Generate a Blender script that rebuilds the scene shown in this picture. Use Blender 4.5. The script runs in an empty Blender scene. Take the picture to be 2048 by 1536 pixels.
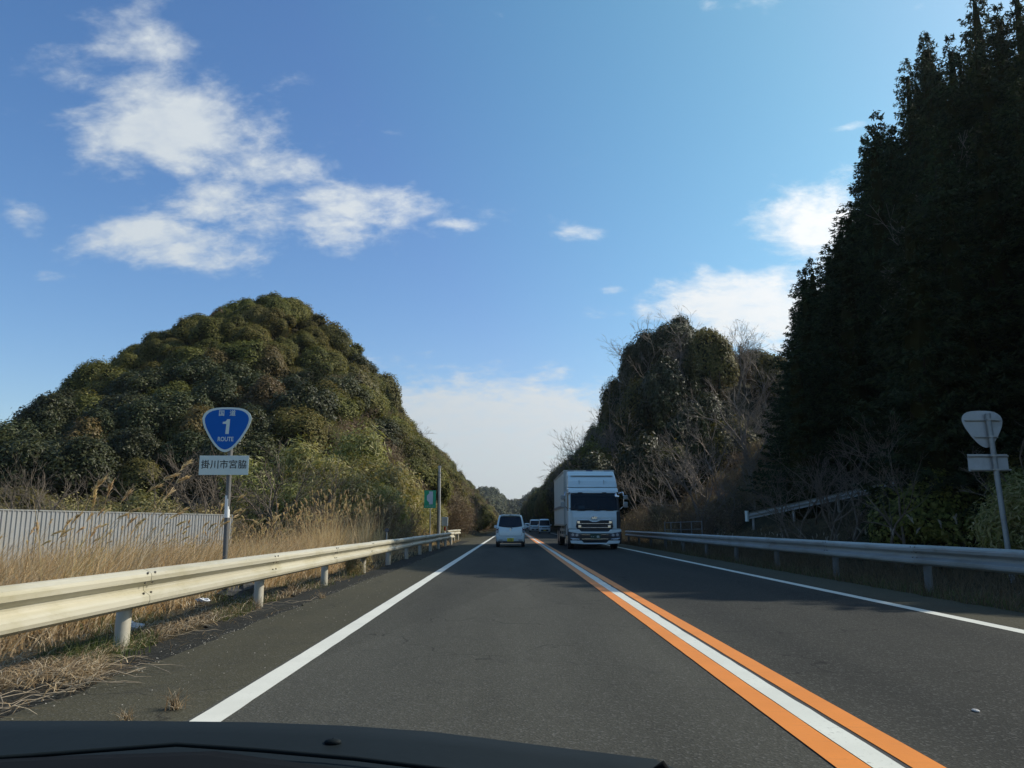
import bpy, bmesh, math, random
import numpy as np
from mathutils import Vector, Matrix

scene = bpy.context.scene
col = scene.collection
R = math.radians

# ------------------------------------------------------------------ camera
CAM_H = 1.1
cam_data = bpy.data.cameras.new('camera')
cam_data.sensor_width = 36.0
cam_data.lens = 36.0 * 1560 / 2048
cam_data.clip_start = 0.05
cam_data.clip_end = 4000
cam = bpy.data.objects.new('camera', cam_data)
cam.location = (0, 0, CAM_H)
cam.rotation_euler = (R(90) + math.atan(282 / 1560), 0, 0)
col.objects.link(cam)
scene.camera = cam

# ------------------------------------------------------------------ light, sky, exposure
SUN_AZ, SUN_EL = 73.0, 38.0          # azimuth clockwise from the road direction (+Y)
SUN_DIR = Vector((math.sin(R(SUN_AZ)) * math.cos(R(SUN_EL)), math.cos(R(SUN_AZ)) * math.cos(R(SUN_EL)), math.sin(R(SUN_EL))))
sun_data = bpy.data.lights.new('sun', 'SUN')
sun_data.energy = 4.7
sun_data.angle = R(0.53)
sun_data.color = (1.0, 0.93, 0.80)
sun = bpy.data.objects.new('sun', sun_data)
sun.rotation_euler = SUN_DIR.to_track_quat('Z', 'Y').to_euler()
sun.location = (40, 10, 60)
col.objects.link(sun)

scene.view_settings.view_transform = 'Standard'
scene.view_settings.look = 'None'
scene.view_settings.exposure = 0.06
scene.view_settings.gamma = 1.0
scene.view_settings.use_curve_mapping = False
scene.cycles.max_bounces = 6
scene.cycles.transparent_max_bounces = 8
scene.cycles.use_denoising = True

world = bpy.data.worlds.new('World')
scene.world = world
world.use_nodes = True
wt = world.node_tree
wt.nodes.clear()


class NT:
    """small helper to write node graphs in a line each"""
    def __init__(self, tree):
        self.t = tree

    def n(self, typ, ins=None, **kw):
        nd = self.t.nodes.new(typ)
        for k, v in kw.items():
            setattr(nd, k, v)
        for k, v in (ins or {}).items():
            sk = nd.inputs[k]
            if isinstance(v, bpy.types.NodeSocket):
                self.t.links.new(v, sk)
            else:
                sk.default_value = v
        return nd

    def m(self, op, a, b=0.0, c=0.0, clamp=False):
        nd = self.n('ShaderNodeMath', {0: a, 1: b, 2: c}, operation=op)
        nd.use_clamp = clamp
        return nd.outputs[0]

    def dot(self, a, vec):
        return self.n('ShaderNodeVectorMath', {0: a, 1: vec}, operation='DOT_PRODUCT').outputs['Value']

    def mix(self, f, a, b):
        nd = self.n('ShaderNodeMix', None, data_type='RGBA')
        for i, v in ((0, f), (6, a), (7, b)):
            if isinstance(v, bpy.types.NodeSocket):
                self.t.links.new(v, nd.inputs[i])
            else:
                nd.inputs[i].default_value = v
        return nd.outputs[2]

    def ramp(self, f, stops):
        nd = self.n('ShaderNodeValToRGB', {0: f})
        els = nd.color_ramp.elements
        while len(els) < len(stops):
            els.new(0.5)
        for e, (p, c) in zip(els, stops):
            e.position = p
            e.color = c if len(c) == 4 else (*c, 1)
        return nd.outputs[0]

    def noise(self, vec, scale, detail=4.0, rough=0.55, dist=0.0):
        return self.n('ShaderNodeTexNoise', {'Vector': vec, 'Scale': scale, 'Detail': detail, 'Roughness': rough, 'Distortion': dist}).outputs[0]


w = NT(wt)
tc = w.n('ShaderNodeTexCoord').outputs['Generated']
nrm = w.n('ShaderNodeVectorMath', {0: tc}, operation='NORMALIZE').outputs[0]
sky = w.n('ShaderNodeTexSky', sky_type='NISHITA')
sky.sun_disc = False
sky.sun_elevation = R(SUN_EL)
sky.sun_rotation = R(SUN_AZ)
sky.air_density = 1.0
sky.dust_density = 1.3
sky.ozone_density = 2.2
sun_side = w.n('ShaderNodeMapRange', {0: w.dot(nrm, SUN_DIR), 1: 0.35, 2: 0.74, 3: 0.503, 4: 0.468}).outputs[0]
sky_col = w.n('ShaderNodeHueSaturation', {'Hue': sun_side, 'Saturation': 1.25, 'Value': 1.03, 'Color': sky.outputs[0]}).outputs[0]
sep = w.n('ShaderNodeSeparateXYZ', {0: nrm})
# clouds: noise on a flat layer high above, gathered where the photograph shows them
zc = w.m('ADD', w.m('MAXIMUM', sep.outputs[2], 0.0), 0.42)
plane = w.n('ShaderNodeCombineXYZ', {0: w.m('DIVIDE', sep.outputs[0], zc), 1: w.m('DIVIDE', sep.outputs[1], zc), 2: 0.0}).outputs[0]
plane_s = w.n('ShaderNodeMapping', {0: plane, 1: (5.3, 3.7, 0), 2: (0, 0, R(12)), 3: (0.95, 1.35, 1)}).outputs[0]
fbm = w.noise(plane_s, 6.4, 10.0, 0.60, 0.25)
fine = w.noise(plane_s, 21.0, 7.0, 0.64, 0.2)
fbm = w.m('ADD', w.m('MULTIPLY', fbm, 0.72), w.m('MULTIPLY', fine, 0.28))
CLOUDS = [(-25.0, 26.1, 6.6, 3.3, 1.05), (-27.4, 30.9, 3.6, 2.4, 0.72), (-19.5, 24.8, 5.2, 1.5, 0.85), (-22.0, 22.1, 3.8, 1.9, 0.75),
          (-25.1, 18.9, 5.4, 1.5, 0.95), (-18.5, 21.2, 3.4, 1.6, 0.85), (-10.9, 23.0, 4.6, 1.6, 0.9), (-14.6, 21.0, 4.4, 1.4, 0.8),
          (-4.8, 21.8, 1.75, 0.43, 0.7), (-33.2, 19.1, 1.54, 1.23, 0.6), (22.6, 20.2, 3.22, 2.35, 1.2), (18.6, 15.2, 6.26, 2.43, 1.3),
          (5.2, 21.0, 2.46, 0.65, 0.6), (7.6, 17.0, 1.14, 0.43, 0.6), (24.8, 26.2, 1.42, 0.32, 0.6), (-15.8, 30.6, 2.11, 0.83, 0.35),
          (-32.0, 15.4, 1.60, 0.56, 0.35), (15.8, 35.0, 1.13, 0.71, 0.35), (-2.4, 6.9, 10.96, 3.11, 1.5), (-2, 1.5, 15, 4.5, 1.6),
          # the sky outside the frame carries the same kind of clouds
          (70, 22, 8, 3, 0.7), (115, 30, 8, 3, 0.6), (-70, 24, 9, 3, 0.7), (-120, 30, 9, 3, 0.7), (170, 25, 9, 3, 0.6),
          (60, 9, 14, 3, 1.2), (-75, 8, 14, 3, 1.2), (140, 9, 16, 3, 1.2), (-150, 9, 16, 3, 1.2)]
total = None
for az, el, sx, sy, wt_ in CLOUDS:
    a, e = R(az), R(el)
    d0 = (math.sin(a) * math.cos(e), math.cos(a) * math.cos(e), math.sin(e))
    t1 = (math.cos(a), -math.sin(a), 0)
    t2 = (-math.sin(a) * math.sin(e), -math.cos(a) * math.sin(e), math.cos(e))
    u = w.m('DIVIDE', w.dot(nrm, t1), R(sx))
    v = w.m('DIVIDE', w.dot(nrm, t2), R(sy))
    r2 = w.m('ADD', w.m('MULTIPLY', u, u), w.m('MULTIPLY', v, v))
    g = w.m('EXPONENT', w.m('MULTIPLY', r2, -0.7))
    g = w.m('MULTIPLY', g, w.m('GREATER_THAN', w.dot(nrm, d0), 0.0))
    g = w.m('MULTIPLY', g, wt_)
    total = g if total is None else w.m('MAXIMUM', total, g)
dens = w.m('ADD', fbm, w.m('MULTIPLY', total, 0.37))
mr = w.n('ShaderNodeMapRange', {0: dens, 1: 0.605, 2: 0.88, 3: 0.0, 4: 1.0}, interpolation_type='SMOOTHSTEP').outputs[0]
mr = w.m('MULTIPLY', mr, w.m('ADD', 0.58, w.m('MULTIPLY', fine, 0.68)))
mr = w.m('MINIMUM', mr, 0.96)
sunny = w.m('MAXIMUM', w.dot(nrm, SUN_DIR), 0.0)
low = w.n('ShaderNodeMapRange', {0: sep.outputs[2], 1: 0.03, 2: 0.30, 3: 0.0, 4: 1.0}).outputs[0]
cl_low = w.mix(low, (3.25, 3.62, 3.85, 1), (4.1, 4.5, 4.8, 1))
cl_col = w.mix(w.m('POWER', sunny, 2.0, clamp=True), cl_low, (9.4, 9.2, 8.9, 1))
sky_mix = w.mix(mr, sky_col, cl_col)
bg = w.n('ShaderNodeBackground', {'Color': sky_mix, 'Strength': 0.15})
out = w.n('ShaderNodeOutputWorld', {'Surface': bg.outputs[0]})

# ------------------------------------------------------------------ materials
_mats = {}


def new_mat(name):
    m = bpy.data.materials.new(name)
    m.use_nodes = True
    m.node_tree.nodes.clear()
    return m, NT(m.node_tree)


def paint(name, base, rough=0.5, metal=0.0, var=0.06, scale=6.0, bump=0.0, coat=0.0, dirt=None, spec=0.5):
    """a surface whose colour wanders a little, with optional dirt blotches and fine relief"""
    if name in _mats:
        return _mats[name]
    m, n = new_mat(name)
    oc = n.n('ShaderNodeTexCoord').outputs['Object']
    ns = n.noise(oc, scale, 6, 0.6)
    a = tuple(max(0, c * (1 - var)) for c in base) + (1,)
    b = tuple(min(1, c * (1 + var)) for c in base) + (1,)
    c = n.ramp(ns, [(0.3, a), (0.7, b)])
    if dirt:
        dn = n.noise(oc, dirt[1], 5, 0.65)
        f = n.n('ShaderNodeMapRange', {0: dn, 1: 0.48, 2: 0.70, 3: 0.0, 4: dirt[2]}).outputs[0]
        c = n.mix(f, c, (*dirt[0], 1))
    p = n.n('ShaderNodeBsdfPrincipled', {'Base Color': c, 'Roughness': rough, 'Metallic': metal, 'Coat Weight': coat, 'Specular IOR Level': spec})
    if bump:
        bn = n.noise(oc, scale * 6, 3, 0.6)
        bp = n.n('ShaderNodeBump', {'Height': bn, 'Strength': bump, 'Distance': 0.01})
        n.t.links.new(bp.outputs[0], p.inputs['Normal'])
    n.n('ShaderNodeOutputMaterial', {0: p.outputs[0]})
    _mats[name] = m
    return m


def leaf(name, stops, transl=0.25, rough=0.45, spec=0.4, tree_var=0.25, clump=0.0, tcol=None):
    """foliage: every leaf has its own tint (random per island), every plant its own shift"""
    if name in _mats:
        return _mats[name]
    m, n = new_mat(name)
    geo = n.n('ShaderNodeNewGeometry')
    oi = n.n('ShaderNodeObjectInfo')
    k = len(stops) - 1
    c = n.ramp(geo.outputs['Random Per Island'], [(i / k, s) for i, s in enumerate(stops)])
    val = n.m('ADD', 1 - tree_var, n.m('MULTIPLY', oi.outputs['Random'], 2 * tree_var))
    hue = n.m('ADD', 0.5 - 0.10 * tree_var, n.m('MULTIPLY', n.m('FRACT', n.m('MULTIPLY', oi.outputs['Random'], 7.31)), 0.18 * tree_var))
    c = n.n('ShaderNodeHueSaturation', {'Hue': hue, 'Saturation': 1.0, 'Value': val, 'Color': c}).outputs[0]
    p = n.n('ShaderNodeBsdfPrincipled', {'Base Color': c, 'Roughness': rough, 'Specular IOR Level': spec})
    sh = p.outputs[0]
    if transl:
        tc_ = n.n('ShaderNodeHueSaturation', {'Hue': 0.49, 'Saturation': 1.15, 'Value': 1.25, 'Color': c}).outputs[0]
        tr = n.n('ShaderNodeBsdfTranslucent', {'Color': tc_})
        sh = n.n('ShaderNodeMixShader', {0: transl, 1: sh, 2: tr.outputs[0]}).outputs[0]
    n.n('ShaderNodeOutputMaterial', {0: sh})
    _mats[name] = m
    return m


def asphalt(name, dark, light, tracks=None, grit=(0.16, 0.16, 0.15), green=0.0):
    if name in _mats:
        return _mats[name]
    m, n = new_mat(name)
    pos = n.n('ShaderNodeNewGeometry').outputs['Position']
    big = n.noise(n.n('ShaderNodeMapping', {0: pos, 3: (1.0, 0.12, 1)}).outputs[0], 0.9, 5, 0.6)
    c = n.ramp(big, [(0.30, dark), (0.72, light)])
    cell = n.n('ShaderNodeTexVoronoi', {'Vector': n.n('ShaderNodeMapping', {0: pos, 3: (0.28, 0.045, 1)}).outputs[0], 'Scale': 1.0}, feature='F1').outputs['Color']
    cv_ = n.m('ADD', 0.88, n.m('MULTIPLY', n.n('ShaderNodeSeparateColor', {0: cell}).outputs[0], 0.24))
    c = n.n('ShaderNodeHueSaturation', {'Value': cv_, 'Color': c}).outputs[0]
    if tracks:
        x = n.n('ShaderNodeSeparateXYZ', {0: pos}).outputs[0]
        wob = n.m('MULTIPLY', n.m('SUBTRACT', n.noise(pos, 0.35, 3), 0.5), 0.35)
        x = n.m('ADD', x, wob)
        tot = None
        for tx, tw, ta in tracks:
            d = n.m('DIVIDE', n.m('SUBTRACT', x, tx), tw)
            g = n.m('MULTIPLY', n.m('EXPONENT', n.m('MULTIPLY', n.m('MULTIPLY', d, d), -1.0)), ta)
            tot = g if tot is None else n.m('ADD', tot, g)
        c = n.mix(tot, c, (dark[0] * 0.52, dark[1] * 0.55, dark[2] * 0.62, 1))
    # stones of the mix: light and dark specks, pits between them
    vor = n.n('ShaderNodeTexVoronoi', {'Vector': pos, 'Scale': 75.0}, feature='F1')
    spk = n.n('ShaderNodeSeparateColor', {0: vor.outputs['Color']}).outputs[0]
    lf = n.n('ShaderNodeMapRange', {0: spk, 1: 0.80, 2: 0.97, 3: 0.0, 4: 0.30}).outputs[0]
    df = n.n('ShaderNodeMapRange', {0: spk, 1: 0.25, 2: 0.02, 3: 0.0, 4: 0.35}).outputs[0]
    c = n.mix(lf, c, (*grit, 1))
    c = n.mix(df, c, (0.022, 0.022, 0.022, 1))
    # patches, stains and hairline cracks
    st = n.noise(pos, 2.3, 6, 0.7, 0.6)
    sf = n.n('ShaderNodeMapRange', {0: st, 1: 0.56, 2: 0.74, 3: 0.0, 4: 0.42}).outputs[0]
    c = n.mix(sf, c, (0.030, 0.030, 0.029, 1))
    cv = n.n('ShaderNodeTexVoronoi', {'Vector': n.n('ShaderNodeVectorMath', {0: pos, 1: n.n('ShaderNodeVectorMath', {0: n.n('ShaderNodeTexNoise', {'Vector': pos, 'Scale': 2.0}).outputs['Color'], 1: (0.6, 0.6, 0.6)}, operation='MULTIPLY').outputs[0]}, operation='ADD').outputs[0], 'Scale': 0.42}, feature='DISTANCE_TO_EDGE').outputs[0]
    cr = n.n('ShaderNodeMapRange', {0: cv, 1: 0.0, 2: 0.006, 3: 1.0, 4: 0.0}).outputs[0]
    cr = n.m('MULTIPLY', cr, n.n('ShaderNodeMapRange', {0: n.noise(pos, 0.5, 3), 1: 0.47, 2: 0.55, 3: 0.0, 4: 0.7}).outputs[0])
    c = n.mix(cr, c, (0.012, 0.012, 0.012, 1))
    if green:
        gf = n.n('ShaderNodeMapRange', {0: n.noise(pos, 1.4, 6, 0.65), 1: 0.40, 2: 0.66, 3: 0.0, 4: green}).outputs[0]
        c = n.mix(gf, c, (0.075, 0.07, 0.045, 1))
    p = n.n('ShaderNodeBsdfPrincipled', {'Base Color': c, 'Roughness': 0.88, 'Specular IOR Level': 0.08})
    hb = n.m('ADD', n.m('MULTIPLY', vor.outputs['Distance'], 1.0), n.m('MULTIPLY', n.noise(pos, 260, 2), 0.3))
    bp = n.n('ShaderNodeBump', {'Height': hb, 'Strength': 0.5, 'Distance': 0.006})
    n.t.links.new(bp.outputs[0], p.inputs['Normal'])
    n.n('ShaderNodeOutputMaterial', {0: p.outputs[0]})
    _mats[name] = m
    return m


def road_paint(name, base, wear=0.35, wcol=(0.09, 0.085, 0.08), bands=False):
    m, n = new_mat(name)
    pos = n.n('ShaderNodeNewGeometry').outputs['Position']
    f1 = n.noise(pos, 28, 6, 0.7)
    f2 = n.noise(pos, 1.6, 5, 0.6)
    c = n.ramp(f2, [(0.3, tuple(v * 0.86 for v in base)), (0.7, base)])
    wf = n.n('ShaderNodeMapRange', {0: n.m('ADD', f1, n.m('MULTIPLY', f2, 0.35)), 1: 0.78, 2: 0.92, 3: 0.0, 4: wear}).outputs[0]
    c = n.mix(wf, c, (*wcol, 1))
    if bands:   # thermoplastic laid in short strokes: a faint dark joint every 0.5 m
        y = n.n('ShaderNodeSeparateXYZ', {0: pos}).outputs[1]
        x = n.n('ShaderNodeSeparateXYZ', {0: pos}).outputs[0]
        fr = n.m('FRACT', n.m('MULTIPLY', n.m('ADD', y, n.m('MULTIPLY', x, 0.15)), 3.1))
        jf = n.n('ShaderNodeMapRange', {0: n.m('ABSOLUTE', n.m('SUBTRACT', fr, 0.5)), 1: 0.44, 2: 0.5, 3: 0.0, 4: 0.14}).outputs[0]
        jf = n.m('MULTIPLY', jf, n.n('ShaderNodeMapRange', {0: n.noise(pos, 6, 3), 1: 0.42, 2: 0.55, 3: 0.0, 4: 1.0}).outputs[0])
        c = n.mix(jf, c, (0.22, 0.10, 0.03, 1))
    p = n.n('ShaderNodeBsdfPrincipled', {'Base Color': c, 'Roughness': 0.6, 'Specular IOR Level': 0.35})
    bp = n.n('ShaderNodeBump', {'Height': f1, 'Strength': 0.35, 'Distance': 0.004})
    n.t.links.new(bp.outputs[0], p.inputs['Normal'])
    n.n('ShaderNodeOutputMaterial', {0: p.outputs[0]})
    _mats[name] = m
    return m


def rail_paint(name, base, grime, rough):
    """old painted steel: long faint streaks along the beam, grime patches, small rust chips"""
    m, n = new_mat(name)
    pos = n.n('ShaderNodeNewGeometry').outputs['Position']
    oi = n.n('ShaderNodeObjectInfo').outputs['Random']
    st = n.noise(n.n('ShaderNodeMapping', {0: pos, 3: (14, 0.5, 26)}).outputs[0], 1.0, 5, 0.6)
    pt = n.noise(n.n('ShaderNodeMapping', {0: pos, 3: (1, 0.55, 2.2)}).outputs[0], 1.8, 6, 0.68, 0.4)
    ch = n.noise(pos, 34, 4, 0.7)
    c = n.mix(n.n('ShaderNodeMapRange', {0: st, 1: 0.42, 2: 0.72, 3: 0.0, 4: 0.38}).outputs[0], (*base, 1), (*grime, 1))
    c = n.mix(n.n('ShaderNodeMapRange', {0: pt, 1: 0.47, 2: 0.72, 3: 0.0, 4: 0.62}).outputs[0], c, (*grime, 1))
    rust = n.m('MULTIPLY', n.n('ShaderNodeMapRange', {0: ch, 1: 0.66, 2: 0.72, 3: 0.0, 4: 0.8}).outputs[0], n.n('ShaderNodeMapRange', {0: pt, 1: 0.50, 2: 0.60, 3: 0.0, 4: 1.0}).outputs[0])
    c = n.mix(rust, c, (0.10, 0.055, 0.03, 1))
    v = n.m('ADD', 0.90, n.m('MULTIPLY', oi, 0.16))
    c = n.n('ShaderNodeHueSaturation', {'Value': v, 'Color': c}).outputs[0]
    p = n.n('ShaderNodeBsdfPrincipled', {'Base Color': c, 'Roughness': rough, 'Specular IOR Level': 0.4})
    bp = n.n('ShaderNodeBump', {'Height': n.noise(pos, 7, 3), 'Strength': 0.25, 'Distance': 0.01})
    n.t.links.new(bp.outputs[0], p.inputs['Normal'])
    n.n('ShaderNodeOutputMaterial', {0: p.outputs[0]})
    _mats[name] = m
    return m


def soil(name, stops, scale=1.2):
    m, n = new_mat(name)
    pos = n.n('ShaderNodeNewGeometry').outputs['Position']
    a = n.noise(pos, scale, 8, 0.65)
    b = n.noise(pos, scale * 18, 4, 0.6)
    f = n.m('ADD', n.m('MULTIPLY', a, 0.65), n.m('MULTIPLY', b, 0.35))
    c = n.ramp(f, [(0.36 + 0.28 * i / (len(stops) - 1), s) for i, s in enumerate(stops)])
    p = n.n('ShaderNodeBsdfPrincipled', {'Base Color': c, 'Roughness': 0.95, 'Specular IOR Level': 0.1})
    bp = n.n('ShaderNodeBump', {'Height': b, 'Strength': 0.8, 'Distance': 0.05})
    n.t.links.new(bp.outputs[0], p.inputs['Normal'])
    n.n('ShaderNodeOutputMaterial', {0: p.outputs[0]})
    _mats[name] = m
    return m


def glass(name, tint=(0.25, 0.32, 0.36), opacity=0.35, body=(0.012, 0.018, 0.026)):
    m, n = new_mat(name)
    tr = n.n('ShaderNodeBsdfTransparent', {'Color': (*tint, 1)})
    p = n.n('ShaderNodeBsdfPrincipled', {'Base Color': (*body, 1), 'Roughness': 0.10, 'Specular IOR Level': 0.35})
    fr = n.n('ShaderNodeFresnel', {'IOR': 1.5})
    f = n.m('ADD', fr.outputs[0], opacity, clamp=True)
    mx = n.n('ShaderNodeMixShader', {0: f, 1: tr.outputs[0], 2: p.outputs[0]})
    n.n('ShaderNodeOutputMaterial', {0: mx.outputs[0]})
    _mats[name] = m
    return m


ASPH = asphalt('road asphalt', (0.046, 0.046, 0.038), (0.072, 0.072, 0.060),
               tracks=[(-0.95, 0.34, 0.22), (0.72, 0.34, 0.22), (2.5, 0.60, 0.70), (3.6, 0.7, 0.60), (4.7, 0.60, 0.70)])
ASPH_SH = asphalt('shoulder asphalt', (0.050, 0.048, 0.033), (0.070, 0.066, 0.045), green=0.3)
ASPH_OLD = asphalt('old asphalt', (0.017, 0.018, 0.016), (0.027, 0.027, 0.023), green=0.12)
LINE_W = road_paint('white line paint', (0.64, 0.64, 0.56, 1), 0.35)
LINE_WC = road_paint('worn white line paint', (0.62, 0.63, 0.55, 1), 0.6)
LINE_O = road_paint('orange line paint', (0.66, 0.215, 0.026, 1), 0.3, (0.25, 0.10, 0.04), bands=True)
SOIL = soil('ground soil', [(0.028, 0.024, 0.014, 1), (0.060, 0.048, 0.027, 1), (0.115, 0.088, 0.048, 1)])
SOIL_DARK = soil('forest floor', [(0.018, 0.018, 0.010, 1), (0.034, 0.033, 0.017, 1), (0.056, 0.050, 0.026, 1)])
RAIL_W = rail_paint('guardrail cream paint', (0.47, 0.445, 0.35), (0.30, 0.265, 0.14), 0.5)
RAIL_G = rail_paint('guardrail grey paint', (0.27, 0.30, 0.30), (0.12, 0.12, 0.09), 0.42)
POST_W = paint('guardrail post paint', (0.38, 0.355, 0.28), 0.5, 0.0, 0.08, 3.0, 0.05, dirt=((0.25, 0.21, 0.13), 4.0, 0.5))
BOLT = paint('bolt steel', (0.16, 0.15, 0.13), 0.5, 0.6, 0.2, 20)
GALV = paint('galvanised steel', (0.36, 0.38, 0.38), 0.42, 0.75, 0.12, 5.0, 0.03)
POLE_D = paint('weathered sign pole', (0.13, 0.13, 0.125), 0.55, 0.2, 0.15, 5.0, 0.03, dirt=((0.07, 0.06, 0.05), 3.0, 0.4))
GALV_D = paint('dull galvanised steel', (0.27, 0.29, 0.29), 0.55, 0.35, 0.12, 5.0, 0.03, dirt=((0.12, 0.10, 0.08), 3.0, 0.4))
SHEET = paint('zinc sheet', (0.33, 0.35, 0.36), 0.42, 0.3, 0.07, 2.5, 0.03, dirt=((0.30, 0.29, 0.26), 1.2, 0.4))
SIGN_BLUE = paint('sign blue', (0.004, 0.105, 0.420), 0.55, 0, 0.04, 3.0, spec=0.15)
SIGN_WHITE = paint('sign white', (0.56, 0.65, 0.62), 0.40, 0, 0.03, 3.0)
SIGN_GREEN = paint('sign green', (0.008, 0.40, 0.185), 0.4, 0, 0.05, 3.0)
SIGN_PALE = paint('sign pale grey', (0.66, 0.68, 0.72), 0.4, 0, 0.04, 3.0)
SIGN_BACK = paint('sign back aluminium', (0.42, 0.44, 0.44), 0.5, 0.25, 0.08, 3.0, dirt=((0.22, 0.22, 0.20), 2.5, 0.4))
BLACK = paint('black lettering', (0.012, 0.013, 0.014), 0.5)
TAPE = paint('white pole tape', (0.75, 0.75, 0.72), 0.4)
CAR_WHITE = paint('white car paint', (0.72, 0.83, 0.83), 0.28, 0, 0.02, 1.0, coat=0.6)
CAR_SILVER = paint('silver car paint', (0.52, 0.54, 0.56), 0.3, 0.5, 0.02, 1.0, coat=0.5)
CAR_DARK = paint('black car paint', (0.02, 0.022, 0.026), 0.25, 0, 0.02, 1.0, coat=0.6)
TRUCK_WHITE = paint('truck cab paint', (0.58, 0.69, 0.71), 0.30, 0, 0.03, 1.2, coat=0.4)
BOX_WHITE = paint('truck box panel', (0.52, 0.545, 0.51), 0.42, 0, 0.04, 0.8, dirt=((0.45, 0.43, 0.38), 0.9, 0.25))
PLASTIC = paint('black plastic', (0.018, 0.019, 0.021), 0.55, 0, 0.1, 8)
RUBBER = paint('tyre rubber', (0.016, 0.016, 0.017), 0.85, 0, 0.15, 12)
CHROME = paint('chrome', (0.78, 0.80, 0.82), 0.12, 1.0, 0.02, 3)
RIM = paint('wheel rim', (0.45, 0.46, 0.47), 0.35, 0.8, 0.05, 6)
LAMP = paint('lamp lens', (0.42, 0.46, 0.50), 0.08, 0.3, 0.1, 10)
LAMP_RED = paint('red lamp lens', (0.16, 0.012, 0.014), 0.12, 0, 0.1, 10)
LAMP_DK = paint('smoked lamp lens', (0.06, 0.08, 0.11), 0.1, 0.2, 0.1, 10)
POLE_L = paint('bare steel pole', (0.42, 0.42, 0.40), 0.45, 0.15, 0.1, 5.0, dirt=((0.25, 0.24, 0.21), 2.0, 0.4))
PLATE_Y = paint('yellow plate', (0.70, 0.56, 0.03), 0.5)
PLATE_G = paint('green plate', (0.012, 0.05, 0.035), 0.5)
GLASS_D = glass('dark car glass', (0.25, 0.32, 0.36), 1.0)
GLASS_T = glass('truck windscreen', (0.60, 0.72, 0.78), 0.30, (0.020, 0.042, 0.060))
CABIN = paint('dark cabin trim', (0.012, 0.013, 0.016), 0.8)
CARD = paint('pale blue card', (0.42, 0.62, 0.66), 0.6)
DASH = paint('dark dashboard plastic', (0.007, 0.012, 0.015), 0.7, 0, 0.1, 12, 0.03, spec=0.12)
DASH_D = paint('black dashboard plastic', (0.004, 0.005, 0.006), 0.8, 0, 0.1, 30, spec=0.08)
HULL = paint('dark blue car paint', (0.012, 0.018, 0.035), 0.3, 0, 0.02, 1.0, coat=0.5)
CABINET = paint('roadside cabinet paint', (0.30, 0.36, 0.40), 0.5, 0.1, 0.06, 4)
BARK = paint('tree bark', (0.150, 0.125, 0.098), 0.9, 0, 0.35, 7, 0.4, spec=0.1)
BARK_PALE = paint('pale bark', (0.20, 0.172, 0.142), 0.85, 0, 0.3, 5, 0.3, spec=0.15)
BARK_DARK = paint('dark bark', (0.035, 0.028, 0.022), 0.9, 0, 0.3, 7, 0.3, spec=0.1)
TWIG = paint('brown twigs', (0.200, 0.148, 0.102), 0.85, 0, 0.35, 2, spec=0.15)

L_EVER = leaf('evergreen leaves', [(0.048, 0.052, 0.011), (0.090, 0.093, 0.018), (0.132, 0.126, 0.027), (0.185, 0.164, 0.048)], 0.28, 0.55, 0.18, 0.30)
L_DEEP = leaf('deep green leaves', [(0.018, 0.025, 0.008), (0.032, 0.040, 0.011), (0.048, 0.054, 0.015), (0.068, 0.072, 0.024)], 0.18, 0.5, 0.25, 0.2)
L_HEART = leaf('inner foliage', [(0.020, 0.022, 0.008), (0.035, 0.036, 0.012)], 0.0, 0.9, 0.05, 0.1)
L_OLIVE = leaf('olive leaves', [(0.080, 0.066, 0.017), (0.125, 0.098, 0.026), (0.170, 0.128, 0.034)], 0.25, 0.5, 0.3, 0.25)
L_CYP = leaf('cypress sprays', [(0.014, 0.024, 0.012), (0.030, 0.046, 0.019), (0.050, 0.068, 0.026)], 0.10, 0.8, 0.10, 0.2)
L_CYPB = leaf('rusty cypress sprays', [(0.045, 0.030, 0.012), (0.080, 0.050, 0.018), (0.035, 0.040, 0.016)], 0.15, 0.6, 0.2, 0.2)
L_BAM = leaf('bamboo leaves', [(0.115, 0.125, 0.026), (0.190, 0.192, 0.046), (0.270, 0.250, 0.085), (0.360, 0.320, 0.150)], 0.35, 0.5, 0.3, 0.18)
L_SHRUB = leaf('pale shrub leaves', [(0.150, 0.135, 0.040), (0.250, 0.220, 0.080), (0.350, 0.305, 0.145)], 0.3, 0.55, 0.25, 0.2)
L_DRY = leaf('dry grass', [(0.300, 0.210, 0.095), (0.450, 0.335, 0.160), (0.600, 0.475, 0.255), (0.720, 0.610, 0.390)], 0.45, 0.6, 0.25, 0.12)
L_STRAW = leaf('straw litter', [(0.100, 0.068, 0.034), (0.220, 0.150, 0.075), (0.380, 0.285, 0.160), (0.520, 0.450, 0.330)], 0.15, 0.7, 0.2, 0.05)
L_GREEN = leaf('verge grass', [(0.030, 0.050, 0.012), (0.065, 0.090, 0.022), (0.115, 0.125, 0.040)], 0.3, 0.5, 0.3, 0.1)
L_PLUME = leaf('grass plumes', [(0.420, 0.320, 0.150), (0.560, 0.450, 0.240), (0.640, 0.540, 0.330)], 0.45, 0.7, 0.1, 0.15)
L_GREYP = leaf('grey plumes', [(0.300, 0.270, 0.220), (0.420, 0.390, 0.330)], 0.4, 0.7, 0.1, 0.1)
L_DULL = leaf('dull dead grass', [(0.060, 0.048, 0.028), (0.120, 0.092, 0.052), (0.190, 0.150, 0.090)], 0.25, 0.7, 0.2, 0.1)
L_BRUSH = leaf('dry brush leaves', [(0.110, 0.082, 0.048), (0.170, 0.128, 0.078), (0.240, 0.185, 0.115), (0.180, 0.160, 0.070)], 0.25, 0.65, 0.2, 0.22)
L_FAR = leaf('far wood leaves', [(0.022, 0.030, 0.012), (0.045, 0.055, 0.020), (0.075, 0.080, 0.030)], 0.1, 0.6, 0.2, 0.1)

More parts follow.
